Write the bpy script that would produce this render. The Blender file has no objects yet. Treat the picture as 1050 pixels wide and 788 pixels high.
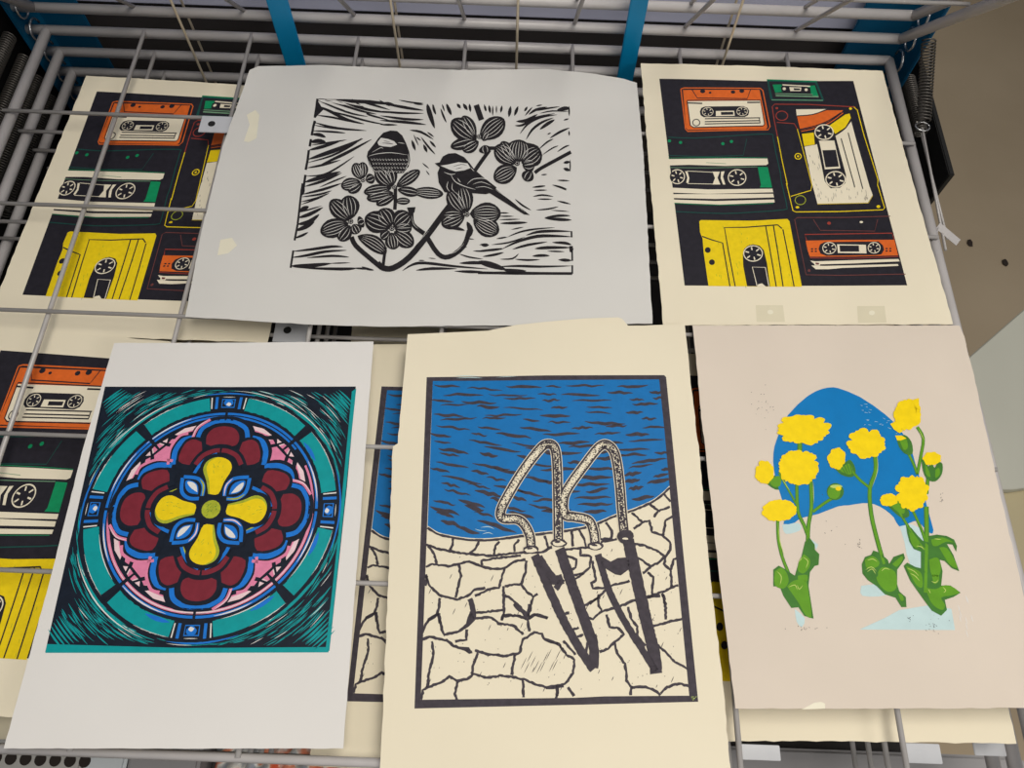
import bpy, bmesh, math, random
from mathutils import Vector, Matrix
from mathutils.geometry import tessellate_polygon

scene = bpy.context.scene
col = scene.collection
PI = math.pi

# ------------------------------------------------------------------ camera, world, lights, exposure
S = 0.59                      # camera height above the top lowered shelf, m
Z0 = 0.95                     # height of that shelf above the floor
FPX = 793.0
CAM = Vector((0, 0, Z0 + S))
RM = (Matrix.Rotation(math.radians(90 - 64.3), 3, 'X') @ Matrix.Rotation(math.radians(2.1), 3, 'Z'))
cd = bpy.data.cameras.new('camera')
cam = bpy.data.objects.new('camera', cd)
col.objects.link(cam)
cam.matrix_world = Matrix.Translation(CAM) @ RM.to_4x4()
cd.sensor_width = 36
cd.lens = 36 * FPX / 1050
cd.clip_start = 0.02
scene.camera = cam

w = bpy.data.worlds.new('world')
scene.world = w
w.use_nodes = True
bg = w.node_tree.nodes['Background']
bg.inputs[0].default_value = (0.93, 0.96, 1.0, 1)
bg.inputs[1].default_value = 0.19

def area(name, loc, target, sx, sy, power, colr):
    ld = bpy.data.lights.new(name, 'AREA')
    ld.shape = 'RECTANGLE'; ld.size = sx; ld.size_y = sy
    ld.energy = power; ld.color = colr
    o = bpy.data.objects.new(name, ld)
    col.objects.link(o)
    o.location = loc
    o.rotation_euler = (Vector(target) - Vector(loc)).to_track_quat('-Z', 'Y').to_euler()
    return o
area('ceiling_light_panel', (0.3, 0.12, 2.65), (0.1, 0.2, 0.95), 1.2, 0.6, 22.5, (1.0, 0.95, 0.86))
area('ceiling_light_panel', (1.7, -1.2, 2.75), (0.3, 0.2, 0.95), 1.2, 0.6, 13.5, (1.0, 0.95, 0.87))

scene.view_settings.view_transform = 'Standard'
scene.view_settings.look = 'None'
scene.view_settings.gamma = 1
scene.view_settings.use_curve_mapping = False
scene.view_settings.exposure = 0.0

# ------------------------------------------------------------------ helpers
def lin(c):
    c = c / 255.0
    return c / 12.92 if c <= 0.04045 else ((c + 0.055) / 1.055) ** 2.4

MATS = {}
def mat(name, rgb, rough=0.6, metal=0.0, var=0.0, scale=60.0, bump=0.0, alpha=1.0, trans=0.0, rgb2=None, spec=0.5):
    if name in MATS: return MATS[name]
    m = bpy.data.materials.new(name)
    m.use_nodes = True
    nt = m.node_tree
    b = nt.nodes['Principled BSDF']
    c = tuple(lin(x) for x in rgb) + (1,)
    b.inputs['Base Color'].default_value = c
    b.inputs['Roughness'].default_value = rough
    b.inputs['Metallic'].default_value = metal
    b.inputs['Specular IOR Level'].default_value = spec
    if alpha < 1: b.inputs['Alpha'].default_value = alpha
    if trans: b.inputs['Transmission Weight'].default_value = trans
    if var or bump or rgb2:
        tc = nt.nodes.new('ShaderNodeTexCoord')
        nz = nt.nodes.new('ShaderNodeTexNoise')
        nz.inputs['Scale'].default_value = scale
        nz.inputs['Detail'].default_value = 5
        nt.links.new(tc.outputs['Object'], nz.inputs['Vector'])
        if var or rgb2:
            r = nt.nodes.new('ShaderNodeValToRGB')
            r.color_ramp.elements[0].position = 0.3
            r.color_ramp.elements[1].position = 0.7
            c2 = tuple(lin(x) for x in rgb2) + (1,) if rgb2 else tuple(min(1, x * (1 + var)) for x in c[:3]) + (1,)
            c1 = c if rgb2 else tuple(x * (1 - var) for x in c[:3]) + (1,)
            r.color_ramp.elements[0].color = c1
            r.color_ramp.elements[1].color = c2
            nt.links.new(nz.outputs['Fac'], r.inputs[0])
            nt.links.new(r.outputs[0], b.inputs['Base Color'])
        if bump:
            bp = nt.nodes.new('ShaderNodeBump')
            bp.inputs['Strength'].default_value = bump
            bp.inputs['Distance'].default_value = 0.0006
            nt.links.new(nz.outputs['Fac'], bp.inputs['Height'])
            nt.links.new(bp.outputs[0], b.inputs['Normal'])
    MATS[name] = m
    return m

mat('paper_cool', (228, 225, 222), .85, var=.02, scale=9, bump=.15)
mat('paper_cream', (236, 226, 202), .85, var=.02, scale=9, bump=.15)
mat('paper_warm', (221, 208, 194), .85, var=.03, scale=9, bump=.15)
mat('paper_bird', (216, 214, 210), .85, var=.02, scale=9, bump=.15)
mat('ink_black', (34, 31, 34), .55, var=.25, scale=220, spec=.2)
mat('ink_night', (38, 36, 44), .5, var=.18, scale=160, spec=.2)
mat('ink_slate', (66, 60, 68), .6, var=.2, scale=240, spec=.2)
mat('ink_navy', (22, 30, 44), .5, var=.2, scale=160, spec=.2)
mat('ink_orange', (222, 104, 40), .55, var=.08, scale=200, spec=.2)
mat('ink_red', (158, 62, 52), .55, var=.1, scale=200, spec=.2)
mat('ink_brownred', (112, 62, 60), .55, var=.1, scale=200, spec=.2)
mat('ink_yellow', (238, 208, 22), .55, var=.06, scale=200, spec=.2)
mat('ink_flower', (250, 216, 8), .55, var=.06, scale=150, spec=.2)
mat('ink_green', (14, 142, 92), .55, var=.08, scale=200, spec=.2)
mat('ink_palegreen', (120, 160, 128), .55, var=.08, scale=200, spec=.2)
mat('ink_darkteal', (26, 78, 72), .55, var=.1, scale=200, spec=.2)
mat('ink_teal', (8, 152, 156), .5, var=.07, scale=120, spec=.2)
mat('ink_blue', (28, 118, 212), .5, var=.1, scale=120, spec=.2)
mat('ink_water', (16, 114, 184), .5, var=.05, scale=120, spec=.2)
mat('ink_arch', (0, 122, 192), .5, var=.05, scale=60, spec=.2)
mat('ink_paleblue', (196, 220, 222), .6, var=.04, scale=90, spec=.2)
mat('ink_pink', (226, 132, 168), .5, var=.07, scale=160, spec=.2)
mat('ink_palepink', (238, 208, 214), .5, var=.05, scale=160, spec=.2)
mat('ink_maroon', (124, 40, 54), .5, var=.1, scale=160, spec=.2)
mat('ink_lime', (170, 178, 50), .5, var=.15, scale=300, spec=.2)
mat('ink_leaf', (98, 156, 34), .55, var=.08, scale=120, spec=.2)
mat('ink_leafdark', (66, 122, 48), .55, var=.1, scale=120, spec=.2)
mat('ink_leaflight', (190, 210, 110), .55, var=.05, scale=120, spec=.2)
mat('carved_white', (238, 232, 215), .8, var=.03, scale=120)
mat('tape', (236, 230, 208), .4, var=.02, scale=60)
mat('emboss', (222, 213, 186), .6, var=.02, scale=60)
mat('rail_enamel', (188, 184, 184), .35, var=.05, scale=30)
mat('wire_enamel', (182, 178, 176), .35, metal=.1, var=.06, scale=60)
mat('wire_bright', (214, 200, 176), .3, metal=.4, var=.06, scale=60)
mat('blue_enamel', (0, 134, 186), .4, var=.04, scale=20)
mat('post_enamel', (0, 80, 116), .4, var=.08, scale=20)
mat('spring_steel', (92, 88, 84), .4, metal=.6)
mat('hook_steel', (190, 190, 192), .25, metal=.9)
mat('tab_enamel', (196, 198, 204), .4, var=.03, scale=60)
mat('tab_hole', (20, 20, 22), .8)

def ob(name, me, m=None, parent=None):
    o = bpy.data.objects.new(name, me)
    col.objects.link(o)
    if parent is not None: o.parent = parent
    if m is not None:
        for k in (m if isinstance(m, (list, tuple)) else [m]):
            me.materials.append(MATS[k])
    return o

def empty(name, loc, rz=0.0, **props):
    o = bpy.data.objects.new(name, None)
    o.empty_display_size = 0.05
    col.objects.link(o)
    o.location = loc
    o.rotation_euler = (0, 0, rz)
    for k, v in props.items(): o[k] = v
    return o

def tag(o, **props):
    for k, v in props.items(): o[k] = v
    return o

def mesh_of(bm, name):
    me = bpy.data.meshes.new(name)
    bm.to_mesh(me)
    bm.free()
    return me

def tube_bm(bm, pts, r, seg=10, caps=True):
    pts = [Vector(p) for p in pts]
    rings = []
    n = len(pts)
    up = None
    for i, p in enumerate(pts):
        t = (pts[min(i + 1, n - 1)] - pts[max(i - 1, 0)]).normalized()
        if up is None:
            up = Vector((0, 0, 1)) if abs(t.z) < .9 else Vector((1, 0, 0))
        s = t.cross(up).normalized()
        up = s.cross(t).normalized()
        rings.append([bm.verts.new(p + (s * math.cos(a) + up * math.sin(a)) * r) for a in [2 * PI * k / seg for k in range(seg)]])
    for a, b in zip(rings, rings[1:]):
        for k in range(seg):
            f = bm.faces.new((a[k], a[(k + 1) % seg], b[(k + 1) % seg], b[k]))
            f.smooth = True
    if caps:
        bm.faces.new(rings[0][::-1]); bm.faces.new(rings[-1])

def tube(name, pts, r, m, parent, seg=10):
    bm = bmesh.new()
    tube_bm(bm, pts, r, seg)
    bmesh.ops.recalc_face_normals(bm, faces=bm.faces)
    return ob(name, mesh_of(bm, name), m, parent)

def box_bm(bm, lo, hi, bevel=0.0):
    r = bmesh.ops.create_cube(bm, size=1)
    lo = Vector(lo); hi = Vector(hi)
    for v in r['verts']:
        v.co = Vector(((v.co.x + .5) * (hi.x - lo.x) + lo.x, (v.co.y + .5) * (hi.y - lo.y) + lo.y, (v.co.z + .5) * (hi.z - lo.z) + lo.z))
    if bevel:
        es = list({e for v in r['verts'] for e in v.link_edges})
        bmesh.ops.bevel(bm, geom=es, offset=bevel, segments=2, affect='EDGES')

def box(name, lo, hi, m, parent=None, bevel=0.0):
    bm = bmesh.new()
    box_bm(bm, lo, hi, bevel)
    return ob(name, mesh_of(bm, name), m, parent)

def un(p, z):
    """the point at height z (in units of S above the top lowered shelf) seen at photo pixel p"""
    d = RM @ Vector(((p[0] - 525) / FPX, -(p[1] - 394) / FPX, -1.0))
    zz = Z0 + z * S
    t = (zz - CAM.z) / d.z
    return CAM + d * t

# ------------------------------------------------------------------ setting
mat('floor_vinyl', (170, 152, 126), .7, scale=1.6, rgb2=(190, 172, 146))
mat('wall_paint', (104, 98, 96), .8, var=.04, scale=4)
mat('panel_lavender', (196, 198, 220), .5, var=.04, scale=6)
tag(box('floor', (-3, -2.5, -.05), (3.2, 3, 0), 'floor_vinyl'), kind='structure')
tag(box('wall_back', (-3, 3.0, 0), (3.2, 3.1, 2.8), 'wall_paint'), kind='structure')
mat('dark_laminate', (62, 58, 58), .6, var=.08, scale=14)  # base tray, and the base coloured dark for shade behind the rack
mat('shade_black', (16, 15, 15), .6, var=.1, scale=14)  # black of the panels added for the shaded gaps
mat('grey_board', (196, 196, 184), .6, var=.03, scale=6)
mat('beige_laminate', (186, 174, 140), .6, var=.04, scale=6)
cab = empty('storage_cabinet', (0, 1.5 * S, 0), label='cabinet behind the rack, pale lavender above an added base, dark for shade', category='cabinet')
box('cabinet_body', (-1.15 * S, -.25 * S, Z0 - .014 * S), (.70 * S, .12 * S, Z0 + .55), 'panel_lavender', cab, .004)
box('shade_base', (-1.15 * S, -.235 * S, 0), (.70 * S, .12 * S, Z0 - .015 * S), 'dark_laminate', cab, .002)  # added base, its dark colour supplies the shade between the back rails
def prism(name, pix, z, th, m, parent=None):
    bm = bmesh.new()
    d = lambda p: (RM @ Vector(((p[0] - 525) / FPX, -(p[1] - 394) / FPX, -1.0)))
    vs = []
    for p in pix:
        r = d(p); q = CAM + r * ((Z0 + z * S - CAM.z) / r.z)
        vs.append(bm.verts.new(q))
    f = bm.faces.new(vs)
    if f.normal.z < 0: f.normal_flip()
    e = bmesh.ops.extrude_face_region(bm, geom=[f])
    for v in e['geom']:
        if isinstance(v, bmesh.types.BMVert): v.co.z -= th
    bmesh.ops.recalc_face_normals(bm, faces=bm.faces)
    bmesh.ops.bevel(bm, geom=bm.edges[:], offset=.0015, segments=1, affect='EDGES')
    return ob(name, mesh_of(bm, name), m, parent)
tb = empty('low_cabinet', (1.1 * S, .5 * S, 0), label='low beige cabinet beside the rack at the right edge, under the pale board', category='cabinet')
zc = -.70
box('cabinet_top', (-.17 * S, -.22 * S, Z0 - .737 * S), (.55 * S, .32 * S, Z0 - .70 * S), 'beige_laminate', tb, .003)
box('cabinet_body', (-.155 * S, -.205 * S, 0), (.535 * S, .31 * S, Z0 - .737 * S), 'beige_laminate', tb, .002)
o_ = prism('drawing_board', [(930, 422), (1055, 313), (1210, 420), (1120, 490), (1040, 502), (990, 502)], zc + .029, .016, 'grey_board')
tag(o_, label='pale grey-green board lying at an angle on the low beige cabinet', category='board')

# ------------------------------------------------------------------ the rack
PITCH = 0.0475 * S
YB = 1.1605 * S              # hinge line
YF = -0.012 * S              # front rail
XL, XR = -0.867 * S, 0.662 * S
GX = [(-0.687 + 0.1935 * k) * S for k in range(7)]
GY = [0.952 * S, 0.759 * S, 0.566 * S, 0.373 * S, 0.190 * S]
rack = empty('drying_rack', (0, .35, 0), label='steel print drying rack with grey wire shelves on blue uprights', category='rack')
RO = Vector((0, .35, 0))

def shelf(zoff, ang, tabs=(), full=True):
    """one hinged wire shelf; ang = how far it is tipped up about the back rail"""
    root = bpy.data.objects.new('wire_shelf', None)
    col.objects.link(root); root.parent = rack
    root.location = Vector((0, YB, Z0 + zoff)) - RO
    root.rotation_euler = (-math.radians(ang), 0, 0)
    R = 0.0052
    f = YF - YB
    tube('back_rail', [((XL - .022), 0, 0), (XR + .0, 0, 0)], R, 'rail_enamel', root, 12)
    tube('side_rail', [(XL, 0, 0), (XL, f, 0)], R, 'rail_enamel', root, 12)
    tube('side_rail', [(XR, 0, 0), (XR, f, 0)], R, 'rail_enamel', root, 12)
    tube('front_rail', [(XL, f, 0), (XR, f, 0)], R * .62, 'rail_enamel', root, 12)
    for x in GX:
        tube('long_wire', [(x, 0.001, .0035), (x, f, .0035)], .0021, 'wire_enamel', root, 8)
    for y in GY:
        tube('cross_wire', [(XL - .004, y - YB, .0073), (XR + .0005, y - YB, .0073)], .0019, 'wire_enamel', root, 8)
    return root

A = shelf(0, 0)
for k in (1, 2, 3): shelf(-k * PITCH, 0)
shelf(PITCH, 50)
shelf(2 * PITCH, 50)

def flat_tab(parent, cx, cy, z, sx, sy, hole=True, notch=False):
    bm = bmesh.new()
    box_bm(bm, (cx - sx / 2, cy - sy / 2, z), (cx + sx / 2, cy + sy / 2, z + .0012), .0004)
    t = ob('wire_tab', mesh_of(bm, 'wire_tab'), 'tab_enamel', parent)
    if hole:
        bm = bmesh.new()
        bmesh.ops.create_circle(bm, cap_ends=True, segments=16, radius=.0036, matrix=Matrix.Translation((cx - sx * .12, cy, z + .0014)))
        h = ob('tab_hole', mesh_of(bm, 'tab_hole'), 'tab_hole', t)
    return t
p = un((222, 130), .012) - RO - A.location
flat_tab(A, p.x, p.y, .0095, .030, .021)

shelves = [A]
def tab_at(sh, zz, px, py, sx, sy, **kw):
    q = un((px, py), zz) - RO - sh.location
    flat_tab(sh, q.x, q.y, .0095, sx, sy, **kw)
B_ = [o for o in col.objects if o.name.startswith('wire_shelf')][1]
C_ = [o for o in col.objects if o.name.startswith('wire_shelf')][2]
tab_at(B_, -.0475 + .012, 300, 341, .031, .024)
tab_at(B_, -.0475 + .012, 777, 772, .030, .010, hole=False)
tab_at(B_, -.0475 + .012, 944, 773, .026, .013, hole=False)
tab_at(C_, -.095 + .012, 1012, 768, .024, .010, hole=False)
tab_at(C_, -.095 + .012, 700, 772, .03, .013, hole=False)

# uprights: flat blue bars, thin twin wires and corner posts
for X, wd in ((-.418, .0215), (.187, .0175)):
    box('upright_bar', Vector((X * S - wd / 2, 1.128 * S, .0)) - RO, Vector((X * S + wd / 2, 1.134 * S, 1.5)) - RO, 'blue_enamel', rack, .0008)
for X in (-.606, -.229, -.0135, .36):
    tube('guard_wire', [Vector((X * S, 1.143 * S, .3)) - RO, Vector((X * S, 1.143 * S, 1.5)) - RO], .0014, 'wire_bright', rack, 8)
    tube('guard_wire', [Vector((X * S, 1.178 * S, .3)) - RO, Vector((X * S, 1.178 * S, 1.5)) - RO], .0014, 'wire_bright', rack, 8)
box('shade_panel', Vector((-.975 * S, .25 * S, 0)) - RO, Vector((-.955 * S, 1.235 * S, Z0 + .12 * S)) - RO, 'shade_black', rack, .001)  # added panel, black in place of the deep shade left of the shelves
box('shade_panel', Vector((.742 * S, .93 * S, 0)) - RO, Vector((.752 * S, 1.24 * S, Z0 - .035 * S)) - RO, 'shade_black', rack, .001)  # added likewise, black for the shaded strip beside the right springs
for x0, x1, xs in ((-.905, -.822, -.905), (.60, .70, .70)):
    pb = box('corner_post', Vector((x0 * S, 1.215 * S, 0)) - RO, Vector((x1 * S, 1.222 * S, 1.5)) - RO, 'post_enamel', rack, .001)
    box('post_flange', Vector((xs * S - .0015, 1.14 * S, 0)) - RO, Vector((xs * S + .0015, 1.222 * S, 1.5)) - RO, 'post_enamel', rack, .001).name = 'post_flange'
    for k in range(-6, 3):
        bm = bmesh.new()
        xx = (XL - .012) if x0 < 0 else (XR + .010)
        pts = [Vector((xx, YB + .011 * math.cos(a), Z0 + k * PITCH + .011 * math.sin(a))) - RO for a in [2 * PI * i / 16 for i in range(15)]]
        tube_bm(bm, pts, .0014, 6)
        ob('hinge_hook', mesh_of(bm, 'hinge_hook'), 'hook_steel', rack)

def spring(p0, p1, r, turns, wr=.0009):
    p0 = Vector(p0); p1 = Vector(p1)
    t = (p1 - p0).normalized()
    s = t.cross(Vector((0, 0, 1))).normalized()
    u = s.cross(t)
    n = turns * 10
    pts = [p0 + (p1 - p0) * (i / n) + (s * math.cos(2 * PI * i / 10) + u * math.sin(2 * PI * i / 10)) * r for i in range(n + 1)]
    bm = bmesh.new()
    tube_bm(bm, [q - RO for q in pts], wr, 5)
    return ob('tension_spring', mesh_of(bm, 'tension_spring'), 'spring_steel', rack)

def W(x, y, z): return Vector((x * S, y * S, Z0 + z * S))
sp = spring(W(.69, 1.125, .075), W(.69, 1.005, .009), .0065, 26)
bm = bmesh.new()
tube_bm(bm, [W(.69 + .012 * math.cos(a), 1.0 + .010 * math.sin(a), .004) - RO for a in [PI * 2 * i / 14 for i in range(15)]], .0009, 6)
ob('spring_loop', mesh_of(bm, 'spring_loop'), 'hook_steel', sp)
tube('pull_rod', [W(.69, .998, .002) - RO, W(.69, .757, -.018) - RO], .0013, 'wire_enamel', rack, 8)
sp = spring(W(.716, 1.16, -.038), W(.716, 1.03, -.042), .0062, 28)
tube('pull_rod', [W(.716, 1.03, -.042) - RO, W(.716, .80, -.045) - RO], .0012, 'wire_enamel', rack, 8)
for k in range(4):
    bm = bmesh.new()
    bmesh.ops.create_icosphere(bm, subdivisions=2, radius=.0016, matrix=Matrix.Translation(W(.676, .90 - k * .034, -.022) - RO))
    ob('rivet', mesh_of(bm, 'rivet'), 'hook_steel', rack)
# the bent strip the right pull rod hooks into
bm = bmesh.new()
def strip(bm, pts, wv, th=.0012):
    pts = [Vector(q) for q in pts]; wv = Vector(wv) / 2
    for a, b in zip(pts, pts[1:]):
        d = (b - a).normalized(); nrm = d.cross(wv).normalized() * th
        vs = [bm.verts.new(q) for q in (a - wv, a + wv, b + wv, b - wv, a - wv + nrm, a + wv + nrm, b + wv + nrm, b - wv + nrm)]
        for f in ((0, 1, 2, 3), (7, 6, 5, 4), (0, 4, 5, 1), (1, 5, 6, 2), (2, 6, 7, 3), (3, 7, 4, 0)):
            bm.faces.new([vs[i] for i in f])
strip(bm, [W(.665, .745, -.03) - RO, W(.682, .80, -.01) - RO, W(.715, .775, -.02) - RO], (.003, .004, .004))
strip(bm, [W(.665, .745, -.03) - RO, W(.674, .725, -.035) - RO], (.003, .006, .004))
ob('hook_bracket', mesh_of(bm, 'hook_bracket'), 'rail_enamel', rack)
for k in range(4):
    z = .018 - .0475 * k
    spring(W(-.912, 1.12, z), W(-.912, .84, z), .0062, 52)

# ------------------------------------------------------------------ prints
def crop(x0, y0, scale):
    return lambda x, y: (x0 + x / scale, y0 + y / scale)

def parse(s, T):
    return [T(*map(float, q.split(','))) for q in s.split()]

def smooth(pts, n=4):
    if len(pts) < 3: return pts
    out = []
    P = [pts[0]] + list(pts) + [pts[-1]]
    for i in range(1, len(P) - 2):
        p0, p1, p2, p3 = P[i - 1:i + 3]
        for k in range(n):
            t = k / n
            out.append(tuple(.5 * (2 * b + (c - a) * t + (2 * a - 5 * b + 4 * c - d) * t * t + (-a + 3 * b - 3 * c + d) * t ** 3)
                             for a, b, c, d in zip(p0, p1, p2, p3)))
    out.append(pts[-1])
    return out

class Ink:
    """inked shapes of one print, drawn on the plane of its sheet"""
    def __init__(s, z, rnd=1):
        s.z = z; s.q = []; s.r = random.Random(rnd)
    def P(s, p): return un(p, s.z).xy
    def fill(s, c, pts, layer=1, local=False, sm=0):
        if sm: pts = smooth(list(pts) + [pts[0]], sm)[:-1]
        s.q.append((c, [Vector(p) if local else s.P(p) for p in pts], layer))
    def line(s, c, wd, pts, layer=2, taper=0, wob=0, sm=3, closed=False):
        """stroke of width wd photo pixels; taper 1 = both ends, 2 = far end only"""
        if closed: pts = list(pts) + [pts[0]]
        if sm and len(pts) > 2: pts = smooth(pts, sm)
        if wob:
            q = [pts[0]]
            for a, b in zip(pts, pts[1:]):
                d = math.dist(a, b); n = max(1, int(d / 2.2))
                for k in range(1, n + 1):
                    q.append((a[0] + (b[0] - a[0]) * k / n + s.r.uniform(-wob, wob), a[1] + (b[1] - a[1]) * k / n + s.r.uniform(-wob, wob)))
            pts = q
        elif taper and len(pts) == 2:
            pts = [(pts[0][0] + (pts[1][0] - pts[0][0]) * t, pts[0][1] + (pts[1][1] - pts[0][1]) * t) for t in (0, .25, .5, .75, 1)]
        n = len(pts); L = []; Rr = []
        for i, p in enumerate(pts):
            a = pts[max(i - 1, 0)]; b = pts[min(i + 1, n - 1)]
            dx, dy = b[0] - a[0], b[1] - a[1]; m = math.hypot(dx, dy) or 1
            t = i / (n - 1)
            k = 1
            if taper == 1: k = max(.12, abs(math.sin(PI * min(1, max(0, t)))) ** .7)
            if taper == 2: k = max(.1, (1 - t) ** .6)
            if wob: k *= s.r.uniform(.75, 1.25) if wd < 5 else s.r.uniform(.96, 1.04)
            h = wd * k / 2
            L.append((p[0] - dy / m * h, p[1] + dx / m * h)); Rr.append((p[0] + dy / m * h, p[1] - dx / m * h))
        L = [s.P(p) for p in L]; Rr = [s.P(p) for p in Rr]
        for i in range(n - 1):
            s.q.append((c, [L[i], L[i + 1], Rr[i + 1], Rr[i]], layer))
    def disc(s, c, p, rx, ry=None, layer=2, n=18, jag=0):
        ry = ry or rx
        pts = []
        for i in range(n):
            k = 1 + (s.r.uniform(-jag, jag) if jag else 0)
            a = 2 * PI * i / n
            pts.append((p[0] + rx * k * math.cos(a), p[1] + ry * k * math.sin(a)))
        s.fill(c, pts, layer)
    def ring(s, c, p, rx, ry, wd, layer=2, n=24):
        s.line(c, wd, [(p[0] + rx * math.cos(2 * PI * i / n), p[1] + ry * math.sin(2 * PI * i / n)) for i in range(n + 1)], layer, sm=0)
    gain = 1.0
    def strokes(s, c, T, sc, text, layer=2, taper=1, **k):
        for it in text.replace('\n', ' ').split(';'):
            it = it.strip()
            if not it: continue
            wd, pts = it.split(':')
            s.line(c, float(wd) * s.gain / sc, parse(pts.strip(), T), layer, taper, **k)

def wave(x, y, amp, ph):
    return amp * (math.sin(x * 17 + ph) * math.cos(y * 13 + ph * 1.7) + .25 * math.sin(x * 31 + y * 25 + ph * 3))

def poly_mesh(name, polys, mats, origin, rz, amp, ph, zfun=None, thick=0.0):
    """flat polygons, cut by a grid so that they follow the waviness of the sheet"""
    bm = bmesh.new()
    c, sn = math.cos(-rz), math.sin(-rz)
    def loc(p):
        x, y = p[0] - origin[0], p[1] - origin[1]
        return (x * c - y * sn, x * sn + y * c)
    for cname, pts, layer in polys:
        z = layer * 0.00009
        vs = [bm.verts.new((*loc(p), z)) for p in pts]
        mi = mats.index(cname)
        if len(vs) == 4 and layer >= 0 and not thick:
            tris = [(0, 1, 2), (0, 2, 3)]
        else:
            tris = tessellate_polygon([[v.co for v in vs]])
        for t in tris:
            try:
                f = bm.faces.new([vs[i] for i in t]); f.material_index = mi
            except ValueError: pass
    bmesh.ops.remove_doubles(bm, verts=bm.verts, dist=1e-7)
    xs = [v.co.x for v in bm.verts]; ys = [v.co.y for v in bm.verts]
    for ax, lo, hi in ((0, min(xs), max(xs)), (1, min(ys), max(ys))):
        k = math.ceil(lo / .012) * .012
        while k < hi:
            co = Vector((k, 0, 0)) if ax == 0 else Vector((0, k, 0))
            no = Vector((1, 0, 0)) if ax == 0 else Vector((0, 1, 0))
            bmesh.ops.bisect_plane(bm, geom=bm.verts[:] + bm.edges[:] + bm.faces[:], plane_co=co, plane_no=no, dist=1e-6)
            k += .012
    for f in bm.faces:
        if f.normal.z < 0: f.normal_flip()
    if thick:
        r = bmesh.ops.extrude_face_region(bm, geom=bm.faces[:])
        top = [v for v in r['geom'] if isinstance(v, bmesh.types.BMVert)]
        tops = set(top)
        for v in bm.verts:
            if v not in tops: v.co.z -= thick
        bmesh.ops.recalc_face_normals(bm, faces=bm.faces)
    for v in bm.verts:
        v.co.z += wave(v.co.x, v.co.y, amp, ph) + (zfun(v.co.x, v.co.y) if zfun else 0)
    if thick:
        for f in bm.faces: f.smooth = False
    me = mesh_of(bm, name)
    for m in mats: me.materials.append(MATS[m])
    return me

def deckle(pts, z, amp, step=.006, seed=3, edges=None):
    """world outline with a torn, slightly uneven edge"""
    r = random.Random(seed)
    W_ = [un(p, z).xy for p in pts]
    out = []
    for i, a in enumerate(W_):
        b = W_[(i + 1) % len(W_)]
        out.append(a)
        am = amp if (edges is None or i in edges) else amp * .15
        n = int((b - a).length / step)
        nv = Vector((-(b - a).y, (b - a).x)).normalized()
        for k in range(1, n):
            out.append(a + (b - a) * k / n + nv * r.uniform(-am, am))
    return out

def print_thing(name, label, cat, ink, outline, z, paper, corner, corner2, amp=.0008, ph=0.0, deck=.0004, edges=None, zfun=None, group=None, extra=None):
    o = un(corner, z); b = un(corner2, z)
    rz = math.atan2(b.y - o.y, b.x - o.x) + PI / 2
    root = empty(name, (o.x, o.y, Z0 + z * S), rz, label=label, category=cat)
    if group: root['group'] = group
    sheet = [(paper, deckle(outline, z, deck, seed=int(ph * 10) + 1, edges=edges), 0)]
    ob('paper_sheet', poly_mesh('paper_sheet', sheet, [paper], o, rz, amp, ph, zfun, thick=.0005), None, root)
    if ink:
        ms = sorted({q[0] for q in ink.q})
        ob('printed_image', poly_mesh('printed_image', ink.q, ms, o, rz, amp, ph, zfun), None, root)
    return root, rz

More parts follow.
